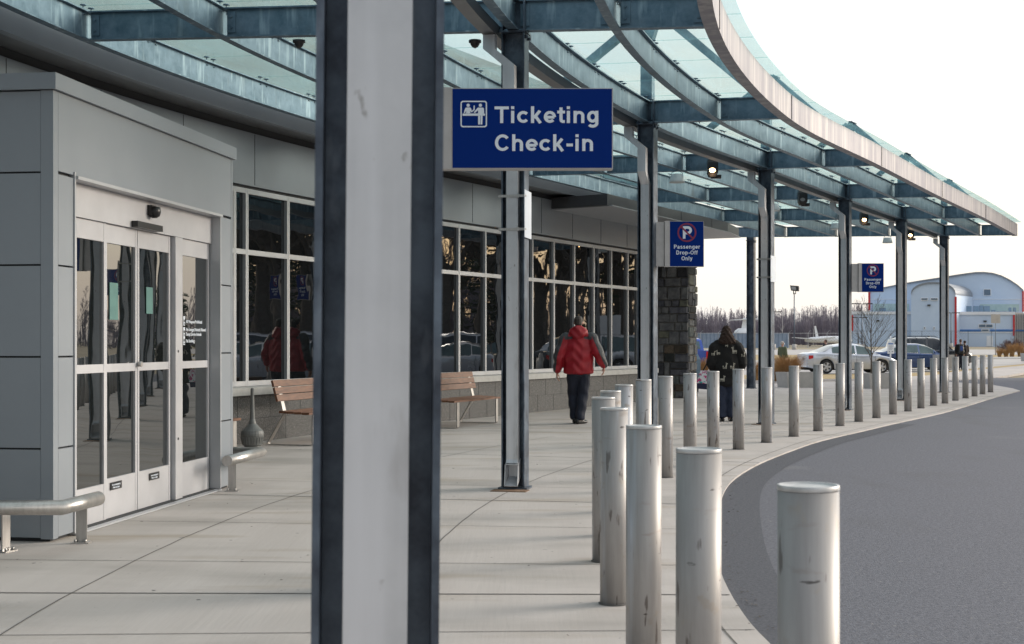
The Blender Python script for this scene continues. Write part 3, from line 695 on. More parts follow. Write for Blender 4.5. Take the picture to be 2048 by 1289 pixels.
# ---- vestibule
VH=R(7.6); V0=Vector((-3.21,9.8)); vd=Vector((math.sin(VH),math.cos(VH))); vn=Vector((math.cos(VH),-math.sin(VH)))
VM=Matrix.Translation((V0.x,V0.y,0))@Matrix.Rotation(-VH,4,'Z')   # local x outward (0 at the door face), y along the face away from camera
VL=3.80; D=2.7
def vs(px,d=0):
    k=(px-CX)/F; # solve s where (V0+vd*s-vn*d) projects to px
    o_=V0-vn*d; return (o_.x-k*o_.y)/(k*vd.y-vd.x)
def vz(px,py,d=0):
    s=vs(px,d); p=V0+vd*s-vn*d; return CH-(py-HOR)/F*p.y
s0=vs(148); s1=vs(440); ZT=2.60
bm=BM()  # dark core behind the cladding, hollow at the door
box(bm,-D,-.03,.02,s0-.01,.03,3.16,VM); box(bm,-D,-.03,s1+.01,VL-.02,.03,3.16,VM); box(bm,-D,-.03,s0-.01,s1+.01,ZT+.01,3.16,VM); box(bm,-D,-1.2,s0-.01,s1+.01,.03,ZT,VM)
vest=tpart('vestibule',bm,'panel_dark')
bm=BM(); zs=[.02,.65,1.295,1.94,2.59,3.165]; gp=.009
for a,b in zip(zs,zs[1:]):
    box(bm,-D,-.095,-.0,.02,a+gp,b-gp/2,VM)                    # camera-facing end
    if b<3: 
        box(bm,-.03,0,.075,s0-.012,a+gp,b-gp/2,VM); box(bm,-.03,0,s1+.025,VL-.05,a+gp,b-gp/2,VM)
box(bm,-.03,0,.075,VL-.05,2.60+gp,3.165,VM)
box(bm,-.092,-.0,-.003,.072,.02,3.165,VM)                        # corner trims
box(bm,-.10,.002,VL-.047,VL,.02,3.165,VM)
box(bm,-D,-.102,VL-.02,VL,.02,3.165,VM)
tpart('cladding_panel',bm,'panel',vest)
bm=BM(); box(bm,-D,.03,-.03,VL+.03,3.17,3.285,VM); tpart('roof_coping',bm,'panel',vest)
bm=BM(); box(bm,-D,-.04,.03,VL-.05,0,.02,VM); tpart('base_gap',bm,'panel_dark',vest)
# opening trim and header
RD=.10
bm=BM()
box(bm,-.16,.012,s0-.010,s0+.008,.02,ZT+.03,VM); box(bm,-.16,.005,s1-.0,s1+.022,.02,ZT,VM)
box(bm,-.16,.03,s0+.008,s1,ZT-.02,ZT+.003,VM)
tpart('opening_trim',bm,'alum',vest)
bm=BM(); box(bm,-.17,-RD+.02,s0+.01,s1-.002,2.33,ZT-.022,VM); tpart('door_header',bm,'door_alum',vest)
zg0,zg1,zr0,zr1,zb=.31,2.18,1.165,1.23,.02
def leaf(name,a,b,d,zt=2.325,st=.035,label=None,bot=.31):
    bm=BM(); x0,x1=-d-.045,-d
    for u,v in ((a,a+st),(b-st,b)): box(bm,x0,x1,u,v,zb,zt,VM)
    for u,v in ((zb,bot),(zr0,zr1),(zg1,zt)): box(bm,x0+.002,x1-.002,a+st,b-st,u,v,VM)
    o=obj(name,bm,'door_alum',vest)
    if label: o['label']=label
    for u,v in ((bot,zr0),(zr1,zg1)):
        # pane
        bm=BM(); box(bm,x0+.015,x0+.027,a+st,b-st,u,v,VM); obj('door_glass',bm,'doorglass',vest)
    return o
a1=vs(148,RD); a2=vs(212,RD); a3=vs(277,RD); a4=vs(343,RD); a5=vs(357,RD); a6=vs(416,RD)
leaf('sidelight',a1+.012,a2-.004,RD,bot=.30)
l1=leaf('sliding_door',a2+.006,a3-.006,RD+.01,bot=.33)
l2=leaf('sliding_door',a3+.006,a4-.004,RD+.01,bot=.33)
leaf('sidelight',a5+.03,s1-.02,RD,bot=.32)
bm=BM(); box(bm,-RD-.05,-RD+.03,a4+.02,a5+.02,.02,2.325,VM); tpart('door_post',bm,'door_alum',vest)
bm=BM()
for z in (.95,1.4): pass
for a in (a4+.05,): 
    for z in (.55,1.32): q=VM@Vector((-RD+.03,a+.03,z)); bar(bm,q,q+Vector((vn.x,vn.y,0))*.004,.012,n=10)
tpart('door_sensor_eye',bm,'black',vest)
bm=BM(); q=VM@Vector((-RD+.0,a3,1.22)); bar(bm,q,q+Vector((vn.x,vn.y,0))*.03,.022,n=12); tpart('lock_cylinder',bm,'stainless',vest)
# header sensor bar
bm=BM(); box(bm,-RD+.022,-RD+.075,vs(258,RD),vs(309,RD),2.335,2.385,VM); sb=obj('motion_sensor',bm,'black'); tag(sb,'slim black motion sensor bar on the header above the sliding doors','sensor')
# threshold
bm=BM(); box(bm,-.2,.02,s0+.01,s1,.004,.016,VM); tpart('threshold',bm,'alum',vest)
# stickers
FT=Matrix.Rotation(R(90),4,'Z')@Matrix.Rotation(R(90),4,'X')   # text plane -> y,z facing +x
def stick(x,y,z): return VM@Matrix.Translation((x,y,z))@FT
for (a,b) in ((vs(222,RD),vs(245,RD)),(vs(300,RD),vs(320,RD))):
    bm=BM(); box(bm,-RD-.008,-RD-.005,a,b,.235,.295,VM); tpart('door_sticker',bm,'black',vest)
for (a,b) in ((vs(222,RD),vs(245,RD)),(vs(300,RD),vs(320,RD))):
    text('In an emergency\nPush to open',.022,'white',vest,stick(-RD-.0045,(a+b)/2,.268),'CENTER',.01,sx=1.1,name='sticker_text')
for px,py0,py1,w in ((233,566,640,.16),(304,575,628,.14)):
    bm=BM(); sA=vs(px,RD); box(bm,-RD-.024,-RD-.021,sA-w/2,sA+w/2,vz(px,py1,RD),vz(px,py0,RD),VM); tpart('paper_notice',bm,'paper',vest)
ps=vs(369,RD)+.06
for lab,zc in (('All Weapons Prohibited',vz(369,643,RD)),('No Uncaged Animals Allowed\nExcept Service Animals',vz(369,659,RD)),('No Smoking',vz(369,682,RD))):
    text(lab,.042,'white',vest,stick(-RD-.0165,ps+.02,zc-.015),'LEFT',.012,name='door_lettering')
bm=BM()
for py in (642,664,681):
    z=vz(366,py,RD); box(bm,-RD-.0178,-RD-.0165,ps-.045,ps-.005,z-.042,z+.042,VM)
tpart('door_pictogram',bm,'white',vest)
bm=BM()
for py in (642,664,681):
    z=vz(366,py,RD); q=VM@Vector((-RD-.0163,ps-.025,z)); 
    bar(bm,q,q+Vector((vn.x,vn.y,0))*.001,.014,n=10); box(bm,-RD-.0163,-RD-.0155,ps-.034,ps-.016,z-.034,z-.022,VM)
tpart('pictogram_mark',bm,'black',vest)
# camera above the doors
bm=BM(); q=VM@Vector((-RD+.02,vs(295,RD),2.50)); 
lathe(bm,[(.02,-.05),(.045,-.035),(.055,0),(.052,.04),(.03,.045)],14,c=(q.x+.04*vn.x,q.y+.04*vn.y,2.49)); box(bm,-RD+.02,-RD+.06,vs(295,RD)-.05,vs(295,RD)+.03,2.46,2.545,VM)
tag(obj('security_camera',bm,'black'),'small black security camera on the header above the sliding doors','camera')
# ------------------------------------------------------------------ bollards
BY=[3.44,4.62,5.9,7.5,8.95,10.15,11.6,13.2,14.5,15.8,17.0,18.3,19.55,20.8,22.1,23.45,24.7,25.9,27.2,28.4,29.7,30.9,32.1,33.6,35.0,36.3,37.7,39.2]
BX=[1618.5,1396,1287,1228,1208,1222,1248,1288,1331,1380,1426.5,1477,1533,1587.5,1636,1680,1717.5,1753,1786,1816,1842,1867,1890,1911,1931,1949,1965,1981]
M['bollard']=mat('galvanised bollard steel',(.31,.295,.285),(.41,.395,.385),2.5,.5,.35,stretch=(6,6,.5),rand=1)
overlay(M['bollard'],(.47,.49,.53),2.2,(7,7,.4),.55,.75,4,1,3)
overlay(M['bollard'],(.17,.15,.14),7,(4,4,.7),.63,.68,7,1,9)
overlay(M['bollard'],(.09,.08,.075),9,(1,1,3.5),.69,.73,7,1,17)
overlay(M['bollard'],(.36,.33,.30),14,(1,1,1),.62,.70,5,1,23)
overlay(M['bollard'],(.26,.21,.17),4,(1,1,3),.66,.80,5,1,12)
M['bolcap']=mat('bollard cap',(.45,.45,.45),(.62,.62,.62),9,.4,.4,rand=1); overlay(M['bolcap'],(.30,.27,.24),8,(1,1,1),.6,.7,4,1)
def make_bollard():
    o=thing('bollard','','bollard')
    bm=BM(); lathe(bm,[(.075,.0),(.075,1.036)],40); obj('post',bm,'bollard',o)
    bm=BM(); lathe(bm,[(.0752,1.037),(.0758,1.039),(.0758,1.048),(.0750,1.05),(.070,1.05),(.067,1.046),(.03,1.047)],40); obj('cap',bm,'bolcap',o)
    bm=BM(); lathe(bm,[(.073,.003),(.084,.003),(.082,.006),(.0755,.008)],30); obj('sealant_ring',bm,'joint',o)
    return o
ordn=['nearest','second nearest','third nearest','fourth nearest','fifth nearest','sixth nearest','seventh nearest','eighth nearest','ninth nearest','tenth nearest','eleventh nearest','twelfth nearest','thirteenth nearest','fourteenth nearest']
ordf=['farthest','second farthest','third farthest','fourth farthest','fifth farthest','sixth farthest','seventh farthest','eighth farthest','ninth farthest','tenth farthest','eleventh farthest','twelfth farthest','thirteenth farthest','fourteenth farthest']
special={0:'scratched steel bollard standing alone against the asphalt, widest and nearest',4:'steel bollard furthest left in the whole row',12:'steel bollard overlapping the column right of the woman',10:'steel bollard covering the left side of the woman in the llama coat',11:'steel bollard covering the right side of the woman in the llama coat',27:'steel bollard last in the row, beside the paving tip'}
bol=make_bollard()
for i,(y,x) in enumerate(zip(BY,BX)):
    lab=special.get(i) or ('galvanised steel bollard along the kerb, %s the camera'%ordn[i].replace('nearest','nearest to') if i<14 else 'galvanised steel bollard along the kerb, %s from the camera'%ordf[27-i])
    o=bol if i==0 else dup(bol)
    o.location=((x-CX)/F*y,y,0); o.rotation_euler=(random.uniform(-.004,.004),random.uniform(-.004,.004),random.uniform(0,6)); o['label']=lab; o['group']='steel bollards along the curved kerb'
# ------------------------------------------------------------------ signs
def signbox(name,label,cat,x0,x1,y,z0,z1,group=None,rz=0,xb=None):
    """x0..x1 blue face, xb..x0 mounting plate from the column"""
    t=thing(name,label,cat,(x0,y,0),rz,group); w=x1-x0
    bm=BM(); box(bm,-.07,-.006,-.052,.05,z0-.006,z1+.008); obj('side_housing',bm,'signgrey',t)
    bm=BM(); box(bm,-.006,w+.006,-.045,.045,z0-.006,z1+.004); obj('sign_box',bm,'signgrey',t)
    bm=BM(); box(bm,xb-x0,-.072,-.018,.018,z0+.0,z1-.004)
    for z in (z0+.08,z1-.10): bar(bm,(xb-x0+.012,-.019,z),(xb-x0+.012,-.03,z),.010,n=6)
    obj('mounting_plate',bm,'signgrey',t)
    bm=BM(); box(bm,0,w,-.0475,-.044,z0,z1); f=obj('sign_face',bm,'navy',t)
    return t,f
XZ=lambda x,z,s=1:Matrix.Translation((x,-.0495,z))@Matrix.Rotation(R(90),4,'X')
def flat(bm,pts,d=.001): prism(bm,pts,-.0495,-.0485)
def ringshape(bm,cx,cz,ro,ri,n=40):
    A=[];
    for y in (-.0500,-.0486):
        A.append([[bm.verts.new((cx+r*math.cos(2*PI*k/n),y,cz+r*math.sin(2*PI*k/n))) for k in range(n)] for r in (ro,ri)])
    for k in range(n):
        j=(k+1)%n; bm.faces.new((A[0][0][k],A[0][0][j],A[0][1][j],A[0][1][k])); bm.faces.new((A[0][0][k],A[0][0][j],A[1][0][j],A[1][0][k])); bm.faces.new((A[0][1][k],A[0][1][j],A[1][1][j],A[1][1][k]))
# ticketing sign, hung from the hidden column
ys=7.98; X=lambda px,y:(px-CX)/F*y; Zp=lambda py,y:CH-(py-HOR)/F*y
y=ys-.05
t,f=signbox('hanging_sign','large navy ticketing and check-in sign with white lettering and counter pictogram','sign',X(905,y),X(1224,y),ys,Zp(336,y),Zp(178,y),xb=X(850,y)); 
x0=X(905,y); z0=Zp(336,y); u=1/F*y
letters('Ticketing',33.5*u,'white',t,(989-905)*u,Zp(246.5,y),sx=1.1)
letters('Check-in',33.5*u,'white',t,(989-905)*u,Zp(302.5,y),sx=1.1)
def sp(px,py): return ((px-905)*u,Zp(py,y))
bm=BM()
# rounded frame
def rrect(cx,cz,w,h,r,n=5):
    out=[]
    for k,(sx,sz) in enumerate(((1,1),(-1,1),(-1,-1),(1,-1))):
        for j in range(n+1):
            a=PI/2*k+PI/2*j/n; out.append((cx+sx*(w/2-r)+r*math.cos(a),cz+sz*(h/2-r)+r*math.sin(a)))
    return out
cx_,cz_=sp(947.5,228.5); w_=53*u
O=rrect(cx_,cz_,w_,w_,5*u); I=rrect(cx_,cz_,w_-5*u,w_-5*u,3.5*u)
vo=[bm.verts.new((a,-.0495,b)) for a,b in O]; vi=[bm.verts.new((a,-.0495,b)) for a,b in I]; n=len(vo)
for k in range(n): bm.faces.new((vo[k],vo[(k+1)%n],vi[(k+1)%n],vi[k]))
Q=lambda a,b:sp(900+a/6.0235,170+b/6.0235)
def pg(pts): flat(bm,[Q(*p) for p in pts])
def disc(a,b,r): cx,cz=Q(a,b); flat(bm,[(cx+r/6.02*u*math.cos(2*PI*k/16),cz+r/6.02*u*math.sin(2*PI*k/16)) for k in range(16)])
disc(219,247,20); disc(366,247,20)
pg([(190,275),(242,272),(256,290),(262,315),(282,296),(285,250),(298,250),(298,302),(262,332),(240,318),(247,343),(192,343),(196,308),(180,342),(166,336),(178,295)])
pg([(335,275),(395,275),(409,285),(411,347),(396,347),(396,372),(338,372),(338,305),(298,342),(286,330)])
pg([(151,346),(337,346),(337,373),(151,373)]); pg([(397,348),(421,348),(421,372),(397,372)])
pg([(339,373),(363,373),(362,478),(339,478)]); pg([(368,373),(393,373),(389,478),(368,478)])
obj('sign_pictogram',bm,'white',t,keep=False)
def parking(px0,px1,py0,py1,ys,pxb,label):
    y=ys-.05; u=1/F*y; t,f=signbox('hanging_sign',label,'sign',X(px0,y),X(px1,y),ys,Zp(py1,y),Zp(py0,y),'navy passenger drop-off signs',xb=X(pxb,y))
    w=(px1-px0)*u; h=(py1-py0)*u; z1=Zp(py0,y); sc=w/66.
    cx,cz=w*.505,z1-h*.245
    bm=BM(); ringshape(bm,cx,cz,.283*w,.235*w); a=R(-45)
    q=[(cx+math.cos(a)*s*.25*w-math.sin(a)*k*.024*w,cz+math.sin(a)*s*.25*w+math.cos(a)*k*.024*w) for s,k in ((-1,-1),(1,-1),(1,1),(-1,1))]
    prism(bm,q,-.0512,-.0502); obj('prohibition_ring',bm,'crimson',t)
    letters('P',w*.37,'white',t,cx-.13*w,cz-.185*w,w=.21)
    for i,s in enumerate(('Passenger','Drop-Off','Only')):
        letters(s,w*.122,'white',t,w*.51,z1-h*(.608+.130*i),'CENTER',sx=.98,track=.07,w=.17)
    return t
parking(1340,1407,443.5,533,19.0,1312,'navy passenger drop-off sign in front of the stone pier')
parking(1724,1767,527.5,584,29.0,1704,'small navy passenger drop-off sign in front of the hangar')
# edge-on plates strapped to two columns
for (t_,px0,px1,py0,py1,lab) in ((2,1051,1063,384,478,'pale steel sign plate seen edge-on, strapped to the column nearest the bench'),(4,1545.5,1552,513,565,'pale steel sign plate seen edge-on, strapped to the column right of the woman')):
    c=cr_(t_); d=tan_(t_); n=nor_(t_); rz=-math.atan2(d.x,d.y)
    o=thing('side_plate',lab,'sign',(c.x,c.y,0),rz,'edge-on sign plates strapped to columns')
    z0=Zp(py1,c.y); z1=Zp(py0,c.y)
    bm=BM(); box(bm,.130,.134,-.19,.12,z0,z1); obj('plate',bm,'signback',o)
    for z in (z0+.08,z1-.055):
        bm=BM()
        box(bm,-.128,.128,-.147,-.145,z-.012,z+.012); box(bm,-.130,-.128,-.147,.12,z-.012,z+.012); box(bm,-.13,.13,.112,.114,z-.012,z+.012)
        bar(bm,(.128,-.17,z),(.128,-.13,z),.012,n=6); bar(bm,(.06,-.158,z),(.06,-.14,z),.02,n=6)
        obj('strap',bm,'stainless',o)
# ------------------------------------------------------------------ canopy lamps
def spot(px,py,y,lit,lab):
    p=P(px,py,y); o=thing('spotlight',lab,'lamp',p,0,'black spotlights under the canopy')
    bm=BM(); r=.085
    rings_mesh(bm,[[(-r*.92,-.07,.15),(r*.92,-.07,.15),(r*.92,.09,.15),(-r*.92,.09,.15)],[(-r,-.085,.10),(r,-.085,.10),(r,.10,.10),(-r,.10,.10)],[(-r,-.09,-.07),(r,-.09,-.07),(r,.10,-.07),(-r,.10,-.07)],[(-r*.6,-.04,-.14),(r*.6,-.04,-.14),(r*.6,.10,-.14),(-r*.6,.10,-.14)]])
    box(bm,-.02,.15,.0,.09,-.16,-.10); obj('lamp_housing',bm,'black',o)
    bm=BM(); n=18; c=Vector((-.015,-.092,-.035))
    poly(bm,[(c.x+.05*math.cos(2*PI*k/n),c.y-.0,c.z+.036*math.sin(2*PI*k/n)) for k in range(n)]); obj('lamp_lens',bm,'lit' if lit else 'unlit',o)
    bm=BM(); bar(bm,(0,0,.15),(0,0,.40),.008,n=6); obj('hanger',bm,'black',o)
    if lit:
        ld=bpy.data.lights.new('spot_glow','SPOT'); ld.energy=18; ld.color=(1,.62,.32); ld.spot_size=R(100); ld.shadow_soft_size=.05
        lo=bpy.data.objects.new('spot_glow',ld); link(lo,o); lo.location=(-.015,-.12,-.06); lo.rotation_euler=(R(25),0,0)
spot(1425,338,23.7,True,'lit black spotlight nearest, left of the third column from the end of the row')
spot(1605,397,28.6,False,'black spotlight that is switched off, under the canopy')
spot(1728,438,33.4,True,'lit black spotlight between the two columns above the far parking sign')
spot(1820,469,37.6,True,'small lit black spotlight farthest away, near the canopy end')
def dome(px,py,y,lab):
    p=P(px,py,y); o=thing('pendant_lamp',lab,'lamp',p,0,'pale pendant lamps under the canopy')
    bm=BM(); lathe(bm,[(.135,-.075),(.132,-.05),(.105,.06),(.095,.07),(.01,.075)],20); obj('lamp_shade',bm,'lampwhite',o)
    bm=BM(); tube(bm,[(-.11,0,.03),(-.09,0,.10),(0,0,.13),(.09,0,.10),(.11,0,.03)],.006,6); bar(bm,(0,0,.13),(0,0,.38),.012,n=6); obj('hanger',bm,'steel',o)
dome(1354,357,24.4,'pale pendant lamp above the stone pier, nearest of them')
dome(1547,415,28.9,'pale pendant lamp half hidden behind a column')
dome(1672,453,33.6,'pale pendant lamp left of the column with the far parking sign')
dome(1775,481,38.0,'pale pendant lamp hanging below the canopy against the sky')
for px,lab in ((950,'dark dome camera under the beam above the ticketing sign'),(598,'dark dome camera under the beam left of the big near column')):
    p=P(px,85,13.75); bm=BM(); lathe(bm,[(.008,-.058),(.03,-.046),(.045,-.022),(.046,-.008),(.062,-.004),(.062,.02)],16,c=p); o=obj('dome_camera',bm,'black'); tag(o,lab,'camera','dome cameras under the canopy')
# ------------------------------------------------------------------ guard rails at the vestibule
def rail(name,lab,path,posts,r=.05):
    o=thing(name,lab,'guard rail',(0,0,0),0,'stainless guard rails beside the doors')
    bm=BM(); path=[Vector(p) for p in path]
    # mitred tube: each straight piece, sharing rings at the corners
    n=20; rings=[]
    for i,p in enumerate(path):
        if i==0: d=(path[1]-p).normalized(); sc=1; nn=d
        elif i==len(path)-1: d=(p-path[i-1]).normalized(); nn=d
        else:
            d1=(p-path[i-1]).normalized(); d2=(path[i+1]-p).normalized(); nn=(d1+d2).normalized(); d=d1
        side=Vector((d.y,-d.x,0)); ring=[]
        for k in range(n):
            a=2*PI*k/n; q=side*math.cos(a)*r+Vector((0,0,1))*math.sin(a)*r
            tt=-(q.dot(nn))/(d.dot(nn)); ring.append(bm.verts.new(p+q+d*tt))
        rings.append(ring)
    for A,B in zip(rings,rings[1:]):
        off_=min(range(n),key=lambda s:sum(((A[k].co-A[0].co)-(B[(k+s)%n].co-B[s%n].co)).length for k in range(n)))
        for k in range(n): f=bm.faces.new((A[k],A[(k+1)%n],B[(k+1+off_)%n],B[(k+off_)%n])); f.smooth=True
    bm.faces.new(rings[0][::-1]); bm.faces.new(rings[-1]); obj('rail_tube',bm,'stainless',o)
    for x,y,rz in posts:
        bm=BM(); mx=Matrix.Translation((x,y,0))@Matrix.Rotation(rz,4,'Z')
        box(bm,-.038,.038,-.006,.006,.01,.27,mx); box(bm,-.06,.06,-.05,.05,0,.01,mx); 
        for s_ in (-1,1): q=mx@Vector((.035*s_,-.03,.01)); bar(bm,q,q+Vector((0,0,.02)),.01,n=6)
        obj('rail_post',bm,'stainless',o)
zr=.305
rail('guard_rail','stainless guard rail bending round the near corner of the vestibule',[(-4.6,9.28,zr),(-2.985,9.27,zr),(-2.90,9.82,zr)],[(-3.0,9.76,0),(-3.385,9.36,R(70))])
rail('guard_rail','short stainless guard rail at the far side of the sliding doors',[(-2.63,12.92,zr),(-2.50,13.92,zr),(-3.3,14.1,zr)],[(-2.63,13.16,R(0))])
# ------------------------------------------------------------------ benches
def bench(name,lab,x,y,rz,L_=1.8):
    """local y runs along the bench, +x is the front"""
    o=thing(name,lab,'bench',(x,y,0),rz,'slatted wooden benches along the wall')
    for i in range(4):
        bm=BM(); box(bm,-.06-.115*i+.0,.045-.115*i,0,L_,.425+.006*(i),.455+.006*i); obj('seat_slat',bm,'wood',o)
    for i in range(3):
        c=Vector((-.435-.028*i,0,.60+.098*i)); mx=Matrix.Translation(c)@Matrix.Rotation(R(-15),4,'Y'); bm=BM(); box(bm,-.014,.018,.0,L_,0,.09,mx); obj('backrest_slat',bm,'wood',o)
    for yy in (.16,L_-.16):
        bm=BM(); w=.045; th=.009
        pts=[(.035,.422),(.035,.03),(.012,.006),(-.62,.006),(-.645,.03),(-.40,.43),(-.445,.60),(-.50,.85)]
        # flat bar bent in the x-z plane
        A=[]
        for i,p in enumerate(pts):
            p=Vector(p); a=Vector(pts[max(0,i-1)]); b=Vector(pts[min(len(pts)-1,i+1)]); d=(b-a).normalized(); nn=Vector((-d.y,d.x))*th
            A.append([Vector((p.x-nn.x,yy-w,p.y-nn.y)),Vector((p.x+nn.x,yy-w,p.y+nn.y)),Vector((p.x+nn.x,yy+w,p.y+nn.y)),Vector((p.x-nn.x,yy+w,p.y-nn.y))])
        rings_mesh(bm,A); obj('leg_frame',bm,'stainless',o)
    return o
bench('bench','wooden bench by the ashtray, left of the big near column',-2.76,18.75,R(-18.5))
bench('bench','wooden bench showing its right end beyond the big near column',-.85-.12,22.55,R(-22),1.95)
bench('bench','wooden bench mostly hidden behind the vestibule corner',-3.76,16.35,R(-16),1.2)
# ------------------------------------------------------------------ smoking post ashtray
bm=BM(); ap=Vector((-3.32,17.9,0)); lathe(bm,[(.105,0),(.118,.02),(.118,.05),(.105,.065),(.10,.075),(.125,.09),(.138,.17),(.145,.20),(.148,.21),(.148,.235),(.138,.27),(.09,.315),(.05,.36),(.034,.42),(.027,.55),(.022,.72),(.024,.80),(.015,.815)],24,c=ap,smooth=False)
for k in range(24):
    a=2*PI*(k+.5)/24
    bar(bm,(ap.x+.124*math.cos(a),ap.y+.124*math.sin(a),.10),(ap.x+.143*math.cos(a),ap.y+.143*math.sin(a),.19),.007,n=4)
tag(obj('smoking_post',bm,'ash'),'grey plastic smoking post with bulbous base beside the wooden bench','ashtray')
# ------------------------------------------------------------------ people
def hull(bm,sph,n=10):
    """convex hull round ellipsoids (centre, radii)"""
    vs_=[]
    for c,r in sph:
        if not isinstance(r,(tuple,list)): r=(r,r,r)
        for i in range(n//2+1):
            th=PI*i/(n//2)
            for k in range(n if 0<i<n//2 else 1):
                ph=2*PI*k/n; vs_.append(bm.verts.new((c[0]+r[0]*math.sin(th)*math.cos(ph),c[1]+r[1]*math.sin(th)*math.sin(ph),c[2]+r[2]*math.cos(th))))
    res=bmesh.ops.convex_hull(bm,input=vs_)
    bmesh.ops.delete(bm,geom=[v for v in vs_ if v.is_valid and not v.link_faces],context='VERTS')
def solid(name,parts,m,parent,voxel=.012,smooth=6,fold=None,assign=None):
    bm=BM()
    for p in parts: hull(bm,p)
    me=bpy.data.meshes.new('tmp'); bm.to_mesh(me); bm.free(); o=bpy.data.objects.new('tmp',me); COL.objects.link(o)
    md=o.modifiers.new('r','REMESH'); md.mode='VOXEL'; md.voxel_size=voxel
    if smooth: sm=o.modifiers.new('s','SMOOTH'); sm.iterations=smooth; sm.factor=.5
    bpy.context.view_layer.update()
    out=bpy.data.meshes.new_from_object(o.evaluated_get(bpy.context.evaluated_depsgraph_get())); bpy.data.objects.remove(o)
    out.materials.clear()
    if fold:
        for v in out.vertices: v.co+=Vector(fold(v.co))
    ob=mesh_obj(name,out,m,parent,smooth=True)
    if assign:
        for p in out.polygons: p.material_index=assign(p.center)
    return ob
def hand(c,side,down=(0,0,-1)):
    """palm and five curled fingers hanging down from wrist c; side=+1 right hand"""
    c=Vector(c); P_=[[(c,(.024,.032,.02)),(c+Vector((0,0,-.075)),(.016,.040,.02))]]
    for k,(dy,ln) in enumerate(((.030,.070),(.011,.080),(-.009,.074),(-.028,.058))):
        a=c+Vector((0,dy,-.085)); b=a+Vector((-side*.012,0,-ln*.5)); d=b+Vector((-side*.026,0,-ln*.4)); P_+= [[(a,.0095),(b,.0088)],[(b,.0088),(d,.0078)]]
    a=c+Vector((-side*.01,.032,-.03)); b=a+Vector((-side*.016,.024,-.035)); P_+=[[(a,.012),(b,.0105)],[(b,.0105),(b+Vector((-side*.008,.006,-.028)),.0085)]]
    return P_
def head_parts(c,s=1):
    c=Vector(c); E_=lambda x,y,z,r:((c.x+x*s,c.y+y*s,c.z+z*s),tuple(k*s for k in r) if isinstance(r,tuple) else r*s)
    return [[E_(0,-.015,.02,(.074,.088,.095)),E_(0,.03,-.055,(.052,.055,.05))],[E_(0,.095,-.01,(.012,.018,.02)),E_(0,.085,.02,(.008,.01,.01))],
            [E_(.076,-.0,-.005,(.010,.018,.030))],[E_(-.076,-.0,-.005,(.010,.018,.030))],[E_(0,.078,-.048,(.022,.010,.008))],[E_(0,-.02,-.06,.055),E_(0,-.02,-.16,.06)]]
def face(parent,c,s=1):
    c=Vector(c)
    for sx in (-1,1):
        bm=BM(); lathe(bm,[(.001,-.011*s),(.011*s,0),(.001,.011*s)],8,c=(c.x+sx*.03*s,c.y+.080*s,c.z+.012*s)); obj('eye',bm,'hair_dark',parent)
# --- man in red, walking away
mp_=at(1157,24.05); man=thing('person','person in a red and charcoal hooded jacket walking away past the windows','person',(mp_.x,mp_.y-.0,0),R(-6))
hd=(0,.01,1.735)
body=head_parts(hd)+[[((0,0,1.5),(.16,.10,.06)),((0,0,1.1),(.19,.12,.1)),((0,0,.92),(.17,.12,.1))]]
LA=[(-.225,0,1.47),(-.33,-.05,1.17),(-.37,.03,.885)]; RA=[(.225,0,1.47),(.35,-.07,1.19),(.435,.03,.985)]
for A in (LA,RA): body+=[[(A[0],.06),(A[1],.045)],[(A[1],.045),(A[2],.032)]]
for hip,kn,an in (((-.09,0,.88),(-.10,.10,.5),(-.07,.04,.09)),((.09,0,.88),(.07,.03,.5),(.03,-.10,.09))): body+=[[(hip,.10),(kn,.065)],[(kn,.065),(an,.045)],[(an,.045),((an[0],an[1]+.1,.05),.035)]]
body+=hand(LA[2],-1)+hand(RA[2],1)
bo=solid('body',body,'skin',man,.0075,2); face(bo,hd)
solid('hair',[[((0,-.022,1.775),(.080,.098,.080))],[((0,-.055,1.725),(.070,.062,.07))],[((0,.02,1.815),(.07,.07,.04))]],'hair_dark',man,.008,3,fold=lambda c:(.003*math.sin(c.x*300),.003*math.sin(c.z*260),0))
def jfold(c): 
    a=math.sin(c.z*34+c.x*9+2.2*math.sin(c.x*14))*.010+math.sin(c.z*17-c.x*21)*.008; return (a*.6 if abs(c.x)>.2 else 0,a,0)
jk=[[((0,0,1.42),(.25,.15,.10)),((0,-.01,1.12),(.265,.18,.10))],[((0,-.01,1.12),(.265,.18,.1)),((0,0,.885),(.275,.185,.06))],[((-.19,0,1.49),.075),((.19,0,1.49),.075),((0,0,1.54),(.10,.09,.05))],
    [((-.225,0,1.46),.115),(LA[1],.10)],[(LA[1],.10),((-.365,.02,.94),.082)],[((.225,0,1.46),.115),(RA[1],.10)],[(RA[1],.10),((.43,.02,1.02),.075)],
    [((-.11,-.05,1.58),(.055,.08,.06)),((.11,-.05,1.58),(.055,.08,.06)),((0,-.10,1.63),(.10,.06,.065)),((0,-.12,1.52),(.10,.06,.07))],[((0,.0,1.60),(.105,.10,.05))]]
def jassign(c):
    if c.z>1.50 and abs(c.x)<.17 and c.y<.02: return 0     # hood
    if abs(c.x)>.235+.0*(c.z):
        A=LA if c.x<0 else RA
        # outer half of the sleeve is charcoal
        z=c.z
        if z>A[1][2]: f_=(A[0][2]-z)/(A[0][2]-A[1][2]); xm=A[0][0]+(A[1][0]-A[0][0])*f_
        else: f_=min(1,(A[1][2]-z)/(A[1][2]-A[2][2])); xm=A[1][0]+(A[2][0]-A[1][0])*f_
        return 1 if (abs(c.x)>abs(xm)+.025) else 0
    return 1 if c.z>1.47-.12*abs(c.x) and abs(c.x)>.10 else 0
solid('jacket',jk,['jred','jgrey'],man,.010,5,fold=jfold,assign=jassign)
tf=lambda c:(math.sin(c.z*30+c.y*12)*.005,math.sin(c.z*23+c.x*30)*.006,0)
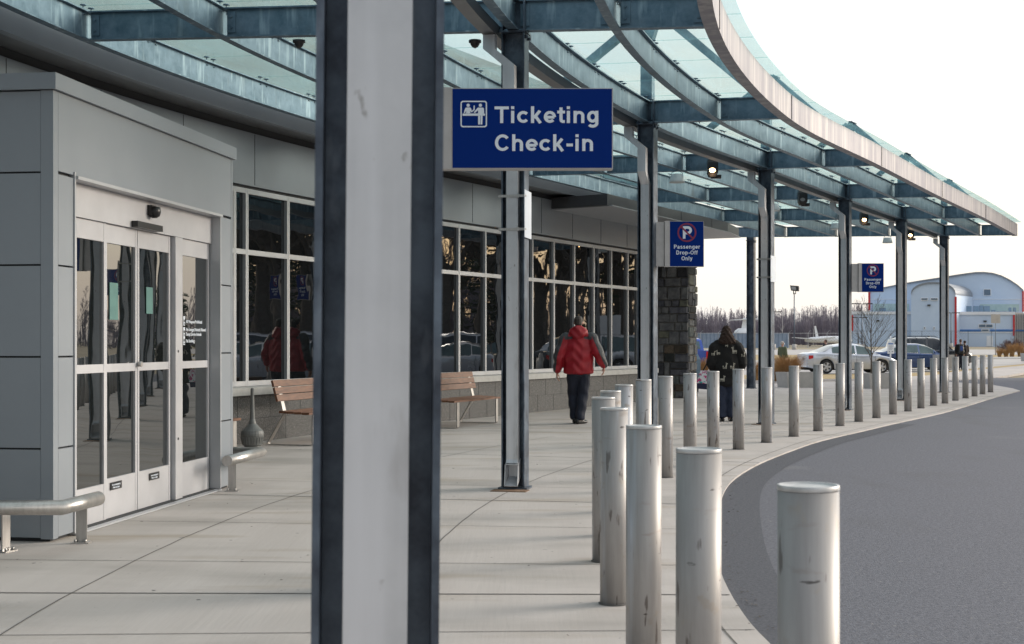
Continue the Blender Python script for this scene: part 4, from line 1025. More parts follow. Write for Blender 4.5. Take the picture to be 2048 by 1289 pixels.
solid('trousers',[[((0,0,.93),(.19,.135,.08)),((0,0,.84),(.205,.14,.07))],[((-.095,0,.84),(.115,.13,.08)),((-.10,.10,.5),(.098,.10,.08))],[((-.10,.10,.5),(.098,.10,.08)),((-.065,.06,.10),(.085,.10,.05))],
    [((.095,0,.84),(.115,.13,.08)),((.075,.03,.5),(.098,.10,.08))],[((.075,.03,.5),(.098,.10,.08)),((.03,-.09,.10),(.085,.10,.045))]],'trous',man,.011,5,fold=tf)
for x,y,rz in ((-.065,.07,0),(.035,-.06,.5)):
    mx=lambda a,b,c:(x+a*math.cos(rz)+b*math.sin(rz),y-a*math.sin(rz)+b*math.cos(rz),c)
    solid('shoe',[[(mx(0,-.09,.05),(.042,.045,.05)),(mx(0,.05,.055),(.045,.05,.045))],[(mx(0,-.09,.035),(.04,.045,.035)),(mx(0,.15,.035),(.05,.06,.033))]],'shoe',man,.008,3)
bm=BM(); q=Vector((-.385,.03,.80)); 
for k in range(4): bar(bm,q,q+Vector((.015*(k-1.5),.01*k,-.05)),.004,n=4)
lathe(bm,[(.012,-.004),(.016,0),(.012,.004)],8,c=q); tag(obj('keys',bm,'chrome',None,loc=(0,0,0)),'small bunch of keys in the left hand of the person in red','keys'); 
kk=bpy.data.objects['keys']; kk.matrix_world=Matrix.Translation((mp_.x,mp_.y,0))@Matrix.Rotation(R(-6),4,'Z')
# --- woman in a hooded llama coat
wp=at(1453,24.8); wo=thing('person','person in a black hooded coat with cream llama motifs seen from behind','person',(wp.x,wp.y,0),R(2))
hd=(0,.03,1.56)
LA=[(-.19,0,1.32),(-.27,-.02,1.06),(-.22,.10,.90)]; RA=[(.19,0,1.32),(.28,-.02,1.06),(.24,.10,.88)]
body=head_parts(hd,.95)+[[((0,0,1.36),(.13,.09,.06)),((0,0,1.0),(.15,.11,.1)),((0,0,.82),(.16,.12,.1))]]
for A in (LA,RA): body+=[[(A[0],.05),(A[1],.04)],[(A[1],.04),(A[2],.028)]]
for sx in (-1,1): body+=[[((sx*.08,0,.80),.09),((sx*.08,.03,.45),.058)],[((sx*.08,.03,.45),.058),((sx*.07,-.02,.08),.04)],[((sx*.07,-.02,.08),.04),((sx*.07,.1,.045),.032)]]
body+=hand(LA[2],-1)+hand(RA[2],1)
bo=solid('body',body,'skin',wo,.0075,2); face(bo,hd,.95)
coat=solid('coat',[[((0,0,1.32),(.20,.13,.09)),((0,-.01,1.0),(.235,.16,.1))],[((0,-.01,1.0),(.235,.16,.1)),((0,0,.66),(.235,.17,.06))],[((-.16,0,1.36),.09),((.16,0,1.36),.09),((0,0,1.44),(.1,.1,.05))],
    [((-.20,0,1.30),.115),((-.275,-.02,1.04),.092)],[((-.275,-.02,1.04),.092),((-.22,.09,.92),.07)],[((.20,0,1.30),.115),((.285,-.02,1.04),.092)],[((.285,-.02,1.04),.092),((.25,.09,.90),.07)]],
    'coat',wo,.011,5,fold=lambda c:(math.sin(c.z*20+c.x*8)*.005,math.sin(c.z*26+c.x*14)*.007,0))
solid('hood',[[((0,.02,1.62),(.075,.09,.085)),((0,-.03,1.50),(.125,.11,.07))],[((0,-.03,1.50),(.125,.11,.07)),((0,-.06,1.40),(.175,.10,.05))]],'hood',wo,.011,3,fold=lambda c:(.006*math.sin(c.z*90+c.y*40),.007*math.sin(c.x*80+c.z*50),.004*math.sin(c.x*110)))
solid('trousers',[[((0,0,.72),(.17,.13,.08))]]+[[((sx*.085,0,.72),(.10,.11,.07)),((sx*.09,.01,.10+.0*sx),(.105,.13,.05))] for sx in (-1,1)],'jeans',wo,.011,4,fold=tf)
for sx in (-1,1): solid('shoe',[[((sx*.08,-.08,.03),(.035,.04,.03)),((sx*.08,.1,.03),(.042,.06,.03))]],'shoe',wo,.008,2)
# knitted llama motifs projected on the back of the coat
llama=[(-.30,0,-.22,.30),(-.08,0,0,.30),(.10,0,.18,.30),(.24,0,.32,.30),(-.34,.26,.34,.52),(.20,.48,.36,.86),(.20,.78,.52,.92),(.20,.92,.27,1.05)]
bvh=BVHTree.FromPolygons([v.co[:] for v in coat.data.vertices],[p.vertices[:] for p in coat.data.polygons])
bm=BM()
for cx,cz,s,fl in ((-.255,1.21,.085,1),(-.165,1.22,.085,-1),(.125,1.26,.12,-1),(.275,1.19,.095,1),(-.06,.985,.105,1),(.075,.985,.105,1),(-.10,.76,.105,1),(-.02,1.35,.07,1)):
    for a,b,c_,d in llama:
        pts=[]
        for x,z in ((a,b),(c_,b),(c_,d),(a,d)):
            X_=cx+fl*x*s; Z_=cz+(z-.5)*s; h=bvh.ray_cast(Vector((X_,-1,Z_)),Vector((0,1,0)))
            if h[0] is None: pts=None; break
            pts.append(h[0]+Vector((0,-.005,0)))
        if pts: poly(bm,pts)
bmesh.ops.remove_doubles(bm,verts=bm.verts[:],dist=.006); islands('coat_motif',bm,'motif',coat)
# shoulder bag hanging at her left
bg=thing('shoulder_bag','floral and navy shoulder bag hanging left of the person in the llama coat','bag',(wp.x-.40,wp.y,0))
bm=BM(); rings_mesh(bm,[[(-.135,-.06,.58),(.12,-.06,.56),(.12,.06,.56),(-.135,.06,.58)],[(-.145,-.08,.68),(.13,-.08,.66),(.13,.08,.66),(-.145,.08,.68)]]); obj('bag_base',bm,'bagnavy',bg)
bm=BM(); rings_mesh(bm,[[(-.145,-.08,.681),(.13,-.08,.661),(.13,.08,.661),(-.145,.08,.681)],[(-.10,-.07,.80),(.12,-.07,.80),(.12,.07,.80),(-.10,.07,.80)],[(-.06,-.03,.90),(.10,-.03,.90),(.10,.03,.90),(-.06,.03,.90)]]); obj('bag_body',bm,'bagfloral',bg)
bm=BM(); tube(bm,[(-.02,-.0,.89),(.04,-.02,1.0),(.13,-.08,1.2)],.013,6); obj('bag_strap',bm,'black',bg)
# --- distant people
def far_person(px,y,h,label,jm,hm,mask=False,rz=0,legs='trous',pack=False):
    p=at(px,y); o=thing('person',label,'person',p,rz); s=h/1.75; V=lambda *a:tuple(k*s for k in a)
    hd=V(0,.01,1.63)
    body=head_parts(hd,s*.95)+[[(V(0,0,1.4),V(.14,.09,.06)),(V(0,0,.9),V(.16,.11,.1))]]
    for sx in (-1,1):
        A=[V(sx*.2,0,1.38),V(sx*.25,.0,1.1),V(sx*.22,.12,.9)]; body+=[[(A[0],.05),(A[1],.04)],[(A[1],.04),(A[2],.03)]]+hand(A[2],sx)
        body+=[[(V(sx*.09,0,.85),.09*s),(V(sx*.09,.03,.48),.06*s)],[(V(sx*.09,.03,.48),.06*s),(V(sx*.09,0,.08),.045*s)],[(V(sx*.09,0,.08),.04),(V(sx*.09,.1,.045),.035)]]
    bo=solid('body',body,'skin',o,.012,2); face(bo,hd,s*.95)
    solid('hair',[[(V(0,-.02,1.665),V(.08,.09,.075))],[(V(0,-.05,1.62),V(.07,.06,.07))]],hm,o,.012,2)
    jp=[[(V(0,0,1.38),V(.21,.13,.09)),(V(0,0,.88),V(.21,.15,.06))]]
    for sx in (-1,1): jp+=[[(V(sx*.2,0,1.38),.085),(V(sx*.26,0,1.1),.075)],[(V(sx*.26,0,1.1),.075),(V(sx*.22,.1,.95),.06)]]
    solid('jacket',jp,jm,o,.018,3)
    solid('trousers',[[(V(0,0,.86),V(.17,.12,.07))]]+[[(V(sx*.09,0,.8),V(.10,.11,.07)),(V(sx*.09,.0,.1),V(.075,.085,.05))] for sx in (-1,1)],legs,o,.018,3)
    for sx in (-1,1): solid('shoe',[[(V(sx*.09,-.06,.035),V(.04,.05,.035)),(V(sx*.09,.12,.03),V(.045,.05,.03))]],'shoe',o,.012,1)
    if mask: bm=BM(); lathe(bm,[(.02,-.055),(.05,-.03),(.052,.02),(.03,.03)],12,c=(hd[0],hd[1]+.055,hd[2]-.025)); obj('face_mask',bm,'maskpaper',o)
    if pack:
        bk=thing('backpack','black and blue backpack worn by the person at the road','backpack',p,rz)
        solid('pack_body',[[((0.02,-.20,1.38),(.13,.07,.06)),((0.02,-.22,.98),(.16,.10,.07))]],'black',bk,.015,3)
        solid('pack_panel',[[((.02,-.275,1.30),(.08,.03,.05)),((.02,-.30,1.12),(.085,.03,.05))]],'backpackblue',bk,.012,3)
    return o
far_person(1565,64,1.62,'grey-haired person in an olive jacket and face mask behind the tall dry grass','olive','hair_grey',True,R(-60))
far_person(1651,79,1.72,'dark-haired person whose head shows above the silver car roof','coat','hair_brown',False,R(60))
far_person(1921,78,1.74,'person in a black jacket with a backpack standing beyond the bollards','coat','hair_brown',False,R(-10),pack=True)
far_person(1929,79.2,1.66,'person in dark clothes half hidden behind the person with the backpack','hood','hood',False,R(20))
# ------------------------------------------------------------------ vehicles
def interp(tab,x):
    if x<=tab[0][0]: return tab[0][1]
    for (a,va),(b,vb) in zip(tab,tab[1:]):
        if x<=b:
            f=(x-a)/(b-a); f=f*f*(3-2*f)*.35+f*.65
            return va+(vb-va)*f
    return tab[-1][1]
def vehicle(kind,label,cat,pm,loc,rz,cfg,group=None):
    """x runs rear -> front, origin on the ground at the middle"""
    o=thing(kind,label,cat,loc,rz,group)
    L_=cfg['L']; Wd=cfg['W']/2; belt=cfg['belt']; roof=cfg['roof']; wx=cfg['wheels']; wr=cfg['wr']; R_=wr+.055; sill=cfg.get('sill',.22)
    # roof: (x0 rear base, x1 rear top, x2 front top, x3 front base)
    g0,g1,g2,g3=cfg['gh']; n=96; xs=sorted(set([L_*i/n for i in range(n+1)]+[g0,g1,g2,g3]+[a for w in cfg['win'] for a in w]))
    rings=[]
    for x in xs:
        e=min(x,L_-x); k=1-.22*max(0,1-e/.45)**2; w=Wd*k*(1-.03*abs(x/L_-.5)*2)
        zb=interp(belt,x); zt=interp(roof,x) if g0<=x<=g3 else zb; gh=max(0,zt-zb)
        zl=sill+.10*max(0,1-e/.5)
        for c in wx:
            d=abs(x-c)
            if d<R_: zl=max(zl,wr+math.sqrt(R_*R_-d*d)-.0)
        z1=max(zl+.04,.40); z2=max(zl+.08,(zb+.30)/2+.08)
        z2=min(z2,zb-.12); z1=min(z1,z2-.04); zl=min(zl,z1-.03)
        wt=Wd*.98-(cfg.get('tumble',.26))*(gh/max(.01,cfg['ghmax'])); wt=min(wt,w*.95)
        wl=w*.955
        f=min(1,gh/.12)
        r=[(w*.93,zl),(w*.985,z1),(w,z2),(w*.995,zb-.07),(w*.965,zb-.015),(wl*.96*f+w*.93*(1-f),zb+.005)]
        r+=[(wt*f+w*.88*(1-f),zb+gh*.88+.008*(1-f)),((wt-.07)*f+w*.80*(1-f),zb+gh*.97+.012*(1-f)),((wt*.55)*f+w*.5*(1-f),zb+gh*1.0+.03),(0,zb+gh*1.0+.04)]
        rings.append((x,r))
    # front and rear faces rounded in plan
    def X_(x,y): 
        q=(abs(y)/Wd)**2.4
        if x<.6: return x+.16*q*(1-x/.6)
        if x>L_-.6: return x-.22*q*(1-(L_-x)/.6)
        return x
    bm=BM(); gl=BM(); gs=BM(); ox=L_/2; m_=len(rings[0][1])
    def V(bmx,x,y,z): return bmx.verts.new((X_(x,y)-ox,y,z))
    for s in (1,-1):
        cols_=[[V(bm,x,y*s,z) for y,z in r] for x,r in rings]
        for i in range(len(cols_)-1):
            xm=(rings[i][0]+rings[i+1][0])/2; 
            for k in range(m_-1):
                A,B=cols_[i],cols_[i+1]; glass=False
                if k==5 and any(a<=xm<=b for a,b in cfg['win']): glass=True
                if k in (6,7,8) and (g0+.05<xm<g1-.03 or g2+.03<xm<g3-.05) and not cfg.get('blind'): glass=True
                if k in (7,8) and cfg.get('wideglass') is False: glass=False
                q=(A[k],B[k],B[k+1],A[k+1])
                if glass:
                    c=sum((v.co for v in q),Vector())/4
                    tg=gs if k>5 else gl; gf=[tg.verts.new(v.co) for v in q]; tg.faces.new(gf)
                else:
                    f=bm.faces.new(q); f.smooth=True
        for cc in (cols_[0],cols_[-1]):
            base=[bm.verts.new((v.co.x,0,v.co.z)) for v in cc[:-1]]+[cc[-1]]
            for k in range(m_-1):
                q=[cc[k],cc[k+1],base[k+1],base[k]]
                if q[1] is q[2]: q=[cc[k],cc[k+1],base[k]]
                try: bm.faces.new(q)
                except: pass
    bmesh.ops.remove_doubles(bm,verts=bm.verts[:],dist=.0008); bmesh.ops.remove_doubles(gl,verts=gl.verts[:],dist=.0008); bmesh.ops.remove_doubles(gs,verts=gs.verts[:],dist=.0008)
    islands('windscreen',gs,cfg.get('screen','screen'),o)
    obj('body',bm,pm,o); 
    islands('side_window',gl,cfg.get('glass','carglass'),o)
    bm=BM(); box(bm,.25-ox,L_-.3-ox,-Wd+.24,Wd-.24,.17,interp(belt,L_/2)-.2)
    for sx in (wx[0],wx[1]): pass
    obj('underbody',bm,'underbody',o)
    bm=BM(); box(bm,g0+.3-ox,g3-.5-ox,-Wd+.2,Wd-.2,interp(belt,L_/2)-.15,interp(belt,L_/2)+.04)
    for xx in cfg.get('seats',()):
        for sy in (-1,1): box(bm,xx-.08-ox,xx+.08-ox,sy*.38-.24,sy*.38+.24,interp(belt,xx),interp(belt,xx)+.22)
    obj('seats',bm,'underbody',o)
    # wheels
    for c in wx:
        for s in (1,-1):
            w=bpy.data.objects.new('wheel',None); COL.objects.link(w); w.parent=o; w.location=(c-ox,s*(Wd-.015),wr); w.rotation_euler=(R(-90)*s,0,0)
            bm=BM(); lathe(bm,[(wr*.66,-.20),(wr*.96,-.205),(wr,-.17),(wr,-.04),(wr*.96,-.005),(wr*.68,0.0),(wr*.66,-.03)],32); obj('tyre',bm,'tyre',w)
            bm=BM(); lathe(bm,[(wr*.60,-.10),(wr*.665,-.07),(wr*.665,-.004),(wr*.62,-.006),(wr*.60,-.05)],28)
            for k in range(5):
                a=2*PI*k/5; ca,sa=math.cos(a),math.sin(a)
                pts=[(0.02,-.035),(.02,.035),(wr*.63,.062),(wr*.63,-.062)]
                A=[bm.verts.new((ca*u-sa*v,sa*u+ca*v,-.012)) for u,v in pts]; B=[bm.verts.new((ca*u-sa*v,sa*u+ca*v,-.045)) for u,v in pts]
                for i in range(4): bm.faces.new((A[i],A[(i+1)%4],B[(i+1)%4],B[i]))
                bm.faces.new(A)
            lathe(bm,[(.05,-.03),(.045,-.004),(.02,-.002)],12); obj('rim',bm,'rim',w)
            bm=BM(); lathe(bm,[(wr*.6,-.1),(wr*.6,-.09),(.01,-.09)],20); obj('wheel_disc',bm,'underbody',w)
    # lamps, handles, mirrors, plates, door gaps
    zbk=interp(belt,.1)
    for s in (1,-1):
        bm=BM(); tz=cfg.get('tail',(zbk-.26,zbk-.06)); 
        yy=Wd*.83
        rings_mesh(bm,[[(X_(.02,yy)-ox-.02,s*(yy-.16),tz[0]),(X_(.02,yy)-ox-.02,s*(yy-.12),tz[1]),(X_(.1,yy)-ox-.01,s*(yy+.01),tz[1]),(X_(.1,yy)-ox-.01,s*(yy+.01),tz[0])],
                       [(.30-ox,s*(Wd*.92),tz[0]+.06),(.33-ox,s*(Wd*.94),tz[1]),(.36-ox,s*(Wd*.955),tz[1]),(.36-ox,s*(Wd*.955),tz[0]+.06)]]); obj('tail_lamp',bm,'tail',o)
        zf=interp(belt,L_-.3); bm=BM()
        rings_mesh(bm,[[(L_-.03-ox,s*(Wd*.45),zf-.20),(L_-.06-ox,s*(Wd*.45),zf-.06),(L_-.2-ox,s*(Wd*.70),zf-.04),(L_-.12-ox,s*(Wd*.70),zf-.22)],
                       [(L_-.40-ox,s*(Wd*.925),zf-.18),(L_-.5-ox,s*(Wd*.94),zf-.05),(L_-.55-ox,s*(Wd*.93),zf-.05),(L_-.45-ox,s*(Wd*.93),zf-.18)]]); obj('headlight',bm,'head',o)
        for hx in cfg['handles']:
            z=interp(belt,hx)-.13; bm=BM(); box(bm,hx-.09-ox,hx+.09-ox,s*Wd*1.0-.012,s*Wd*1.0+.022,z-.012,z+.014); obj('door_handle',bm,cfg.get('hm',pm),o)
        mx_=g3-.45; z=interp(belt,mx_)+.03; bm=BM()
        hullp=[((mx_-ox,s*(Wd+.06),z+.06),(.05,.07,.055)),((mx_-ox+.02,s*(Wd-.03),z+.0),(.03,.04,.02))]; hull(bm,hullp); obj('mirror',bm,cfg.get('mirror',pm),o)
        for dx in cfg['doors']:
            bm=BM(); pts=[(dx,z) for z in (.36,.55,.75,interp(belt,dx)-.06)]
            A=[]
            for x,z in pts:
                y=Wd*(1.003 if z<.9 else .999); A.append([(x-.005-ox,s*(y-.01),z),(x+.005-ox,s*(y-.01),z),(x+.005-ox,s*(y+.002),z),(x-.005-ox,s*(y+.002),z)])
            rings_mesh(bm,A); obj('door_gap',bm,'underbody',o)
        # window surround
        for a,b in (cfg['win'] if not cfg.get('notrim') else []):
            bm=BM(); z=interp(belt,a)+.0
            tube(bm,[(x-ox,s*(Wd*.945),interp(belt,x)+.008) for x in (a,(a+b)/2,b)],.010,5); obj('window_trim',bm,'chrome',o)
    bm=BM(); box(bm,-ox-.012,-ox+.02,-.26,.26,zbk-.32,zbk-.18); obj('number_plate',bm,'whitepaint',o)
    bm=BM(); box(bm,L_-ox-.06,L_-ox+.004,-.42,.42,.52,.64); obj('grille',bm,'black',o)
    return o
sedan=dict(L=4.87,W=1.80,wheels=(1.05,3.90),wr=.335,belt=[(0,.93),(.25,1.02),(.9,1.03),(1.6,.99),(3.3,.93),(3.7,.92),(4.4,.80),(4.75,.68),(4.87,.60)],
  roof=[(.62,1.02),(1.55,1.38),(2.1,1.455),(2.6,1.45),(3.0,1.38),(3.85,.93)],gh=(.62,1.5,2.75,3.85),ghmax=.48,win=[(1.35,1.74),(1.80,2.55),(2.63,3.38)],handles=(2.02,2.88),doors=(1.62,2.59,3.55),seats=(1.9,2.9))
suv=dict(L=4.95,W=1.88,wheels=(1.0,3.85),wr=.38,belt=[(0,1.08),(.3,1.14),(3.5,1.10),(4.4,1.02),(4.8,.92),(4.95,.80)],roof=[(.08,1.14),(.30,1.72),(.7,1.80),(2.6,1.80),(3.0,1.72),(3.7,1.10)],
  gh=(.08,.42,2.85,3.7),ghmax=.68,win=[(.45,1.15),(1.24,2.10),(2.2,3.10)],handles=(1.45,2.4),doors=(1.2,2.15,3.3),seats=(1.7,2.6),tumble=.22,sill=.3,mirror='black',notrim=1,glass='darkcarglass')
van=dict(L=5.1,W=1.95,wheels=(.95,4.0),wr=.35,belt=[(0,1.02),(.3,1.06),(3.9,1.02),(4.6,.96),(4.95,.85),(5.1,.70)],roof=[(.05,1.06),(.28,1.68),(.8,1.76),(3.0,1.76),(3.5,1.62),(4.35,1.0)],
  gh=(.05,.38,3.25,4.35),ghmax=.7,win=[(.45,1.6),(1.7,2.6),(2.72,3.6)],handles=(1.75,2.75),doors=(1.65,2.66,3.9),seats=(1.7,2.7),tumble=.2,sill=.26,notrim=1)
# silver sedan, seen from its right rear side, nose to the right of the picture
p=at(1694,70.2); vehicle('parked_car','silver sedan parked broadside behind the planters with its red tail lamp showing','car','silver',(p.x,p.y,g(p.y)),R(8),sedan,'parked cars beyond the lawn strip')
sb2=dict(sedan); sb2['win']=[(1.10,1.74),(1.80,2.55),(2.63,3.38)]
p=at(1822,76.0); vehicle('parked_car','blue sedan parked between the silver sedan and the dark sport utility','car','carblue',(p.x,p.y,g(p.y)),R(4),sb2,'parked cars beyond the lawn strip')
p=at(1856,81.5); sv_=vehicle('parked_car','dark sport utility car with a roof rack behind the blue sedan','car','cardark',(p.x,p.y,g(p.y)),R(2),suv,'parked cars beyond the lawn strip')
for s in (-1,1):
    bm=BM(); tube(bm,[(-1.9,s*.62,1.80),(-1.75,s*.62,1.90),(.2,s*.62,1.90),(.35,s*.62,1.82)],.022,6); obj('roof_rail',bm,'black',sv_)
bm=BM(); 
box(bm,-.85,-.80,-.64,.64,1.90,1.925); obj('roof_bar',bm,'black',sv_)
bm=BM(); box(bm,-.2,-.15,-.64,.64,1.90,1.925); obj('roof_bar',bm,'black',sv_)
# pickup truck seen from behind beside the stone pier
def pickup(loc,rz):
    o=thing('pickup_truck','blue pickup truck seen from behind past the stone pier','truck',loc,rz)
    Wd=.98
    bm=BM(); rings_mesh(bm,[[(-Wd+.06,y,.45),(Wd-.06,y,.45),(Wd,y,.8),(Wd-.03,y,1.15),(-Wd+.03,y,1.15),(-Wd,y,.8)] for y in (0,2.0)]); obj('cargo_bed',bm,'truckblue',o)
    bm=BM(); rings_mesh(bm,[[(-Wd+.04,y,.42),(Wd-.04,y,.42),(Wd,y,.8),(Wd-.02,y,1.14),(-Wd+.02,y,1.14),(-Wd,y,.8)] for y in (2.03,4.1)]+[[(-Wd+.1,5.35,.45),(Wd-.1,5.35,.45),(Wd-.06,5.35,.8),(Wd-.12,5.35,1.0),(-Wd+.12,5.35,1.0),(-Wd+.06,5.35,.8)]]); 
    rings_mesh(bm,[[(-Wd+.08,2.06,1.13),(Wd-.08,2.06,1.13),(Wd-.08,4.2,1.13),(-Wd+.08,4.2,1.13)],[(-Wd+.20,2.22,1.66),(Wd-.20,2.22,1.66),(Wd-.20,3.4,1.70),(-Wd+.20,3.4,1.70)],[(-Wd+.30,2.35,1.74),(Wd-.30,2.35,1.74),(Wd-.30,3.2,1.76),(-Wd+.30,3.2,1.76)]]); obj('cab',bm,'truckblue',o)
    for a,b in ((-.66,-.02),(.02,.66)):
        bm=BM(); rings_mesh(bm,[[(a*1.1,2.055,1.22),(b*1.1,2.055,1.22),(b*1.1,2.09,1.22),(a*1.1,2.09,1.22)],[(a,2.175,1.60),(b,2.175,1.60),(b,2.21,1.60),(a,2.21,1.60)]]); obj('rear_window',bm,'carglass',o)
    bm=BM(); box(bm,-.2,.2,2.19,2.23,1.66,1.69); obj('brake_lamp',bm,'tail',o)
    bm=BM(); box(bm,-.8,.8,-.03,-.002,.62,1.12); obj('tailgate',bm,'truckblue',o)
    bm=BM(); box(bm,-.95,.95,-.14,-.04,.42,.56); obj('bumper',bm,'chrome',o)
    for s in (-1,1):
        bm=BM(); box(bm,s*.90-.07,s*.90+.07,-.025,-.001,.72,1.1); obj('tail_lamp',bm,'tail',o)
        for y in (1.0,4.6):
            bm=BM(); q=Vector((s*(Wd-.24),y,.38)); bar(bm,q,q+Vector((s*.24,0,0)),.38,n=24); obj('wheel',bm,'tyre',o)
    return o
p=at(1378,68); pickup((p.x,p.y,g(p.y)),R(-3))
# vehicles across the loop road: seen only as reflections in the terminal windows and from the side
def refl(px,z_target,dist,o_=WO-.07):
    t=wall_t(px,o_); p=off(t,o_); n=nor_(t); d=Vector((p.x,p.y)).normalized(); r=d-2*d.dot(n)*n; q=p+r*dist
    return Vector((q.x,q.y,-.045)),math.atan2(r.y,r.x)
q,a=refl(1165,0,31); vehicle('parked_van','white van standing across the loop road','van','carwhite',q,a-R(70),van)
q,a=refl(905,0,30); vehicle('parked_car','silver sport utility parked across the loop road under the trees','car','silver',q,a-R(100),suv)
q,a=refl(985,0,31); vehicle('parked_car','dark sedan parked across the loop road under the trees','car','cardark',q,a-R(95),sedan)
q,a=refl(520,0,30); vehicle('parked_car','white sedan parked across the loop road nearest the entrance','car','carwhite',q,a-R(88),sedan)
# do-not-enter sign seen mirrored in the windows
q,a=refl(1212,0,24)
o=thing('road_sign','red and white do not enter sign on a post across the loop road','sign',q,a+R(90))
bm=BM(); bar(bm,(0,0,0),(0,0,2.6),.03,n=8); obj('post',bm,'column',o)
bm=BM(); box(bm,-.38,.38,.032,.036,1.75,2.51); obj('sign_plate',bm,'whitepaint',o)
bm=BM(); n=32; poly(bm,[(.36*math.cos(2*PI*k/n),.031,2.13+.36*math.sin(2*PI*k/n)) for k in range(n)]); obj('red_disc',bm,'tail',o)
bm=BM(); box(bm,-.27,.27,.0285,.0305,2.07,2.19); obj('white_bar',bm,'whitepaint',o)
text('DO NOT',.15,'whitepaint',o,Matrix.Translation((0,.029,2.24))@Matrix.Rotation(R(90),4,'X'),'CENTER',.03)
text('ENTER',.15,'whitepaint',o,Matrix.Translation((0,.029,1.90))@Matrix.Rotation(R(90),4,'X'),'CENTER',.03)
# ------------------------------------------------------------------ planters, young tree, grasses
def planter(px,py,lx,ly,h,rz,label):
    p=G(px,py); o=thing('planter',label,'planter',(p.x,p.y,0),rz,'concrete planters on the plaza')
    bm=BM(); t=.05
    def rr(k,z,i=0): a,b=lx*k-i,ly*k-i; return [(-a,-b,z),(a,-b,z),(a,b,z),(-a,b,z)]
    rings_mesh(bm,[rr(.90,0.0),rr(.905,.03),rr(1,h),rr(1,h,t),rr(.98,h-.07,t)]); obj('tub',bm,'planter',o)
    bm=BM(); poly(bm,[Vector(v)+Vector((0,0,.002)) for v in rr(.978,h-.07,t)]); obj('soil',bm,'earth',o)
    return o
pl1=planter(1598,775,.60,.45,.47,R(12),'grey concrete planter below the tail of the silver car')
pl2=planter(1757,777,.50,.45,.46,R(10),'grey concrete planter holding the young bare tree')
planter(1887,743.5,.42,.42,.74,R(8),'tall concrete planter left of the person with the backpack')
planter(2056,725,.4,.4,.6,R(5),'concrete planter at the right edge of the picture')
def limb(bm,p,d,ln,r,depth,spread,up,n=4,mi=0,seg=3,fork=(2,3),mid=True,shr=.68,rmin=.0):
    pts=[p]; dd=d.normalized(); rs=[r]
    for i in range(seg):
        dd=(dd+Vector((random.uniform(-1,1),random.uniform(-1,1),random.uniform(-.6,1)))*.12+Vector((0,0,up))*.08).normalized(); p=p+dd*(ln/seg); pts.append(p); rs.append(max(rmin,r*(1-.38*(i+1)/seg)))
    # cheap tapered tube
    nn=n if r>.02 else 3; rings=[]
    for i,q in enumerate(pts):
        ax=(pts[min(i+1,len(pts)-1)]-pts[max(0,i-1)]).normalized(); qn=ax.to_track_quat('Z','Y'); rings.append([bm.verts.new(q+qn@Vector((math.cos(2*PI*k/nn)*rs[i],math.sin(2*PI*k/nn)*rs[i],0))) for k in range(nn)])
    for A,B in zip(rings,rings[1:]):
        for k in range(nn): bm.faces.new((A[k],A[(k+1)%nn],B[(k+1)%nn],B[k])).material_index=mi
    if depth<=0: return
    kids=[(1.0,k) for k in range(random.randint(*fork))]+([(random.uniform(.35,.8),9) for k in range(2)] if mid else [])
    for f,_ in kids:
        i=min(seg,max(1,round(f*seg))); q=pts[i]; a=dd.to_track_quat('Z','Y')@Vector((math.cos(random.uniform(0,2*PI)),math.sin(random.uniform(0,2*PI)),0)); 
        ph=random.uniform(0,2*PI); a=dd.to_track_quat('Z','Y')@Vector((math.cos(ph),math.sin(ph),0))
        nd=(dd+a*random.uniform(.6,1.1)*spread+Vector((0,0,up*.25))).normalized()
        limb(bm,q,nd,ln*random.uniform(shr-.1,shr+.1),rs[i]*.68,depth-1,spread,up,n,mi,seg,fork,mid,shr,rmin)
# young tree in the planter: central leader with ascending branches
o=thing('young_tree','small bare young tree growing from the planter in front of the silver car','tree',G(1757,777)+Vector((-.22,-.0,.40)))
random.seed(11)
bm=BM(); tr_=[(0,0,-.02),(.005,0,.6),(-.01,.01,1.2),(.02,0,1.75),(.03,0,2.15)]; tube(bm,tr_,[.026,.021,.016,.010,.005],8); obj('trunk',bm,'bark',o)
bm=BM()
for i in range(22):
    z=.42+1.45*i/21; a=random.uniform(-.5,.5)+(0 if i%2 else PI)+random.choice([0,0,.9]); tt=1-(z-.42)/1.9
    d=Vector((math.cos(a),math.sin(a)*.8,1.15)).normalized(); limb(bm,Vector((0,0,z)),d,.62*tt+.22,.0085*tt+.003,2,.5,.55,4,fork=(1,2),mid=True,shr=.6,rmin=.0022)
obj('branches',bm,'bark',o)
# sign on a slim post
def postsign(px,py0,py1,y,w,label,m,pm='whitepaint',hdr=False,bot=None):
    p=at(px,y); s=thing('post_sign',label,'sign',(p.x,p.y,g(y))); z0=Zp(py1,y)-g(y); z1=Zp(py0,y)-g(y)
    bm=BM(); bar(bm,(0,0,0),(0,0,z1+(.22 if hdr else -.02)),.028,n=8); obj('post',bm,pm,s)
    bm=BM(); box(bm,-w/2,w/2,-.045,-.032,z0,z1); obj('sign_plate',bm,m,s)
    if hdr:
        text('Notice',.06,'navy',s,Matrix.Translation((0,-.047,z1-.075))@Matrix.Rotation(R(90),4,'X'),'CENTER',.03) if False else None
        bm=BM(); box(bm,-w*.38,w*.38,-.048,-.0465,z1-.075,z1-.035); obj('blue_heading',bm,'blue',s)
        for k in range(5):
            bm=BM(); box(bm,-w*.3,w*(.3 if k%2 else .2),-.048,-.0465,z1-.13-.035*k,z1-.122-.035*k); obj('text_line',bm,'column',s)
        for k in (-1,1):
            bm=BM(); box(bm,k*.05-.015,k*.05+.015,-.048,-.0465,z0+.06,z0+.09); obj('symbol',bm,'black',s)
    return s
postsign(1781,685,708,50,.235,'small white notice sign on a white post in front of the blue sedan','whitepaint',hdr=True)
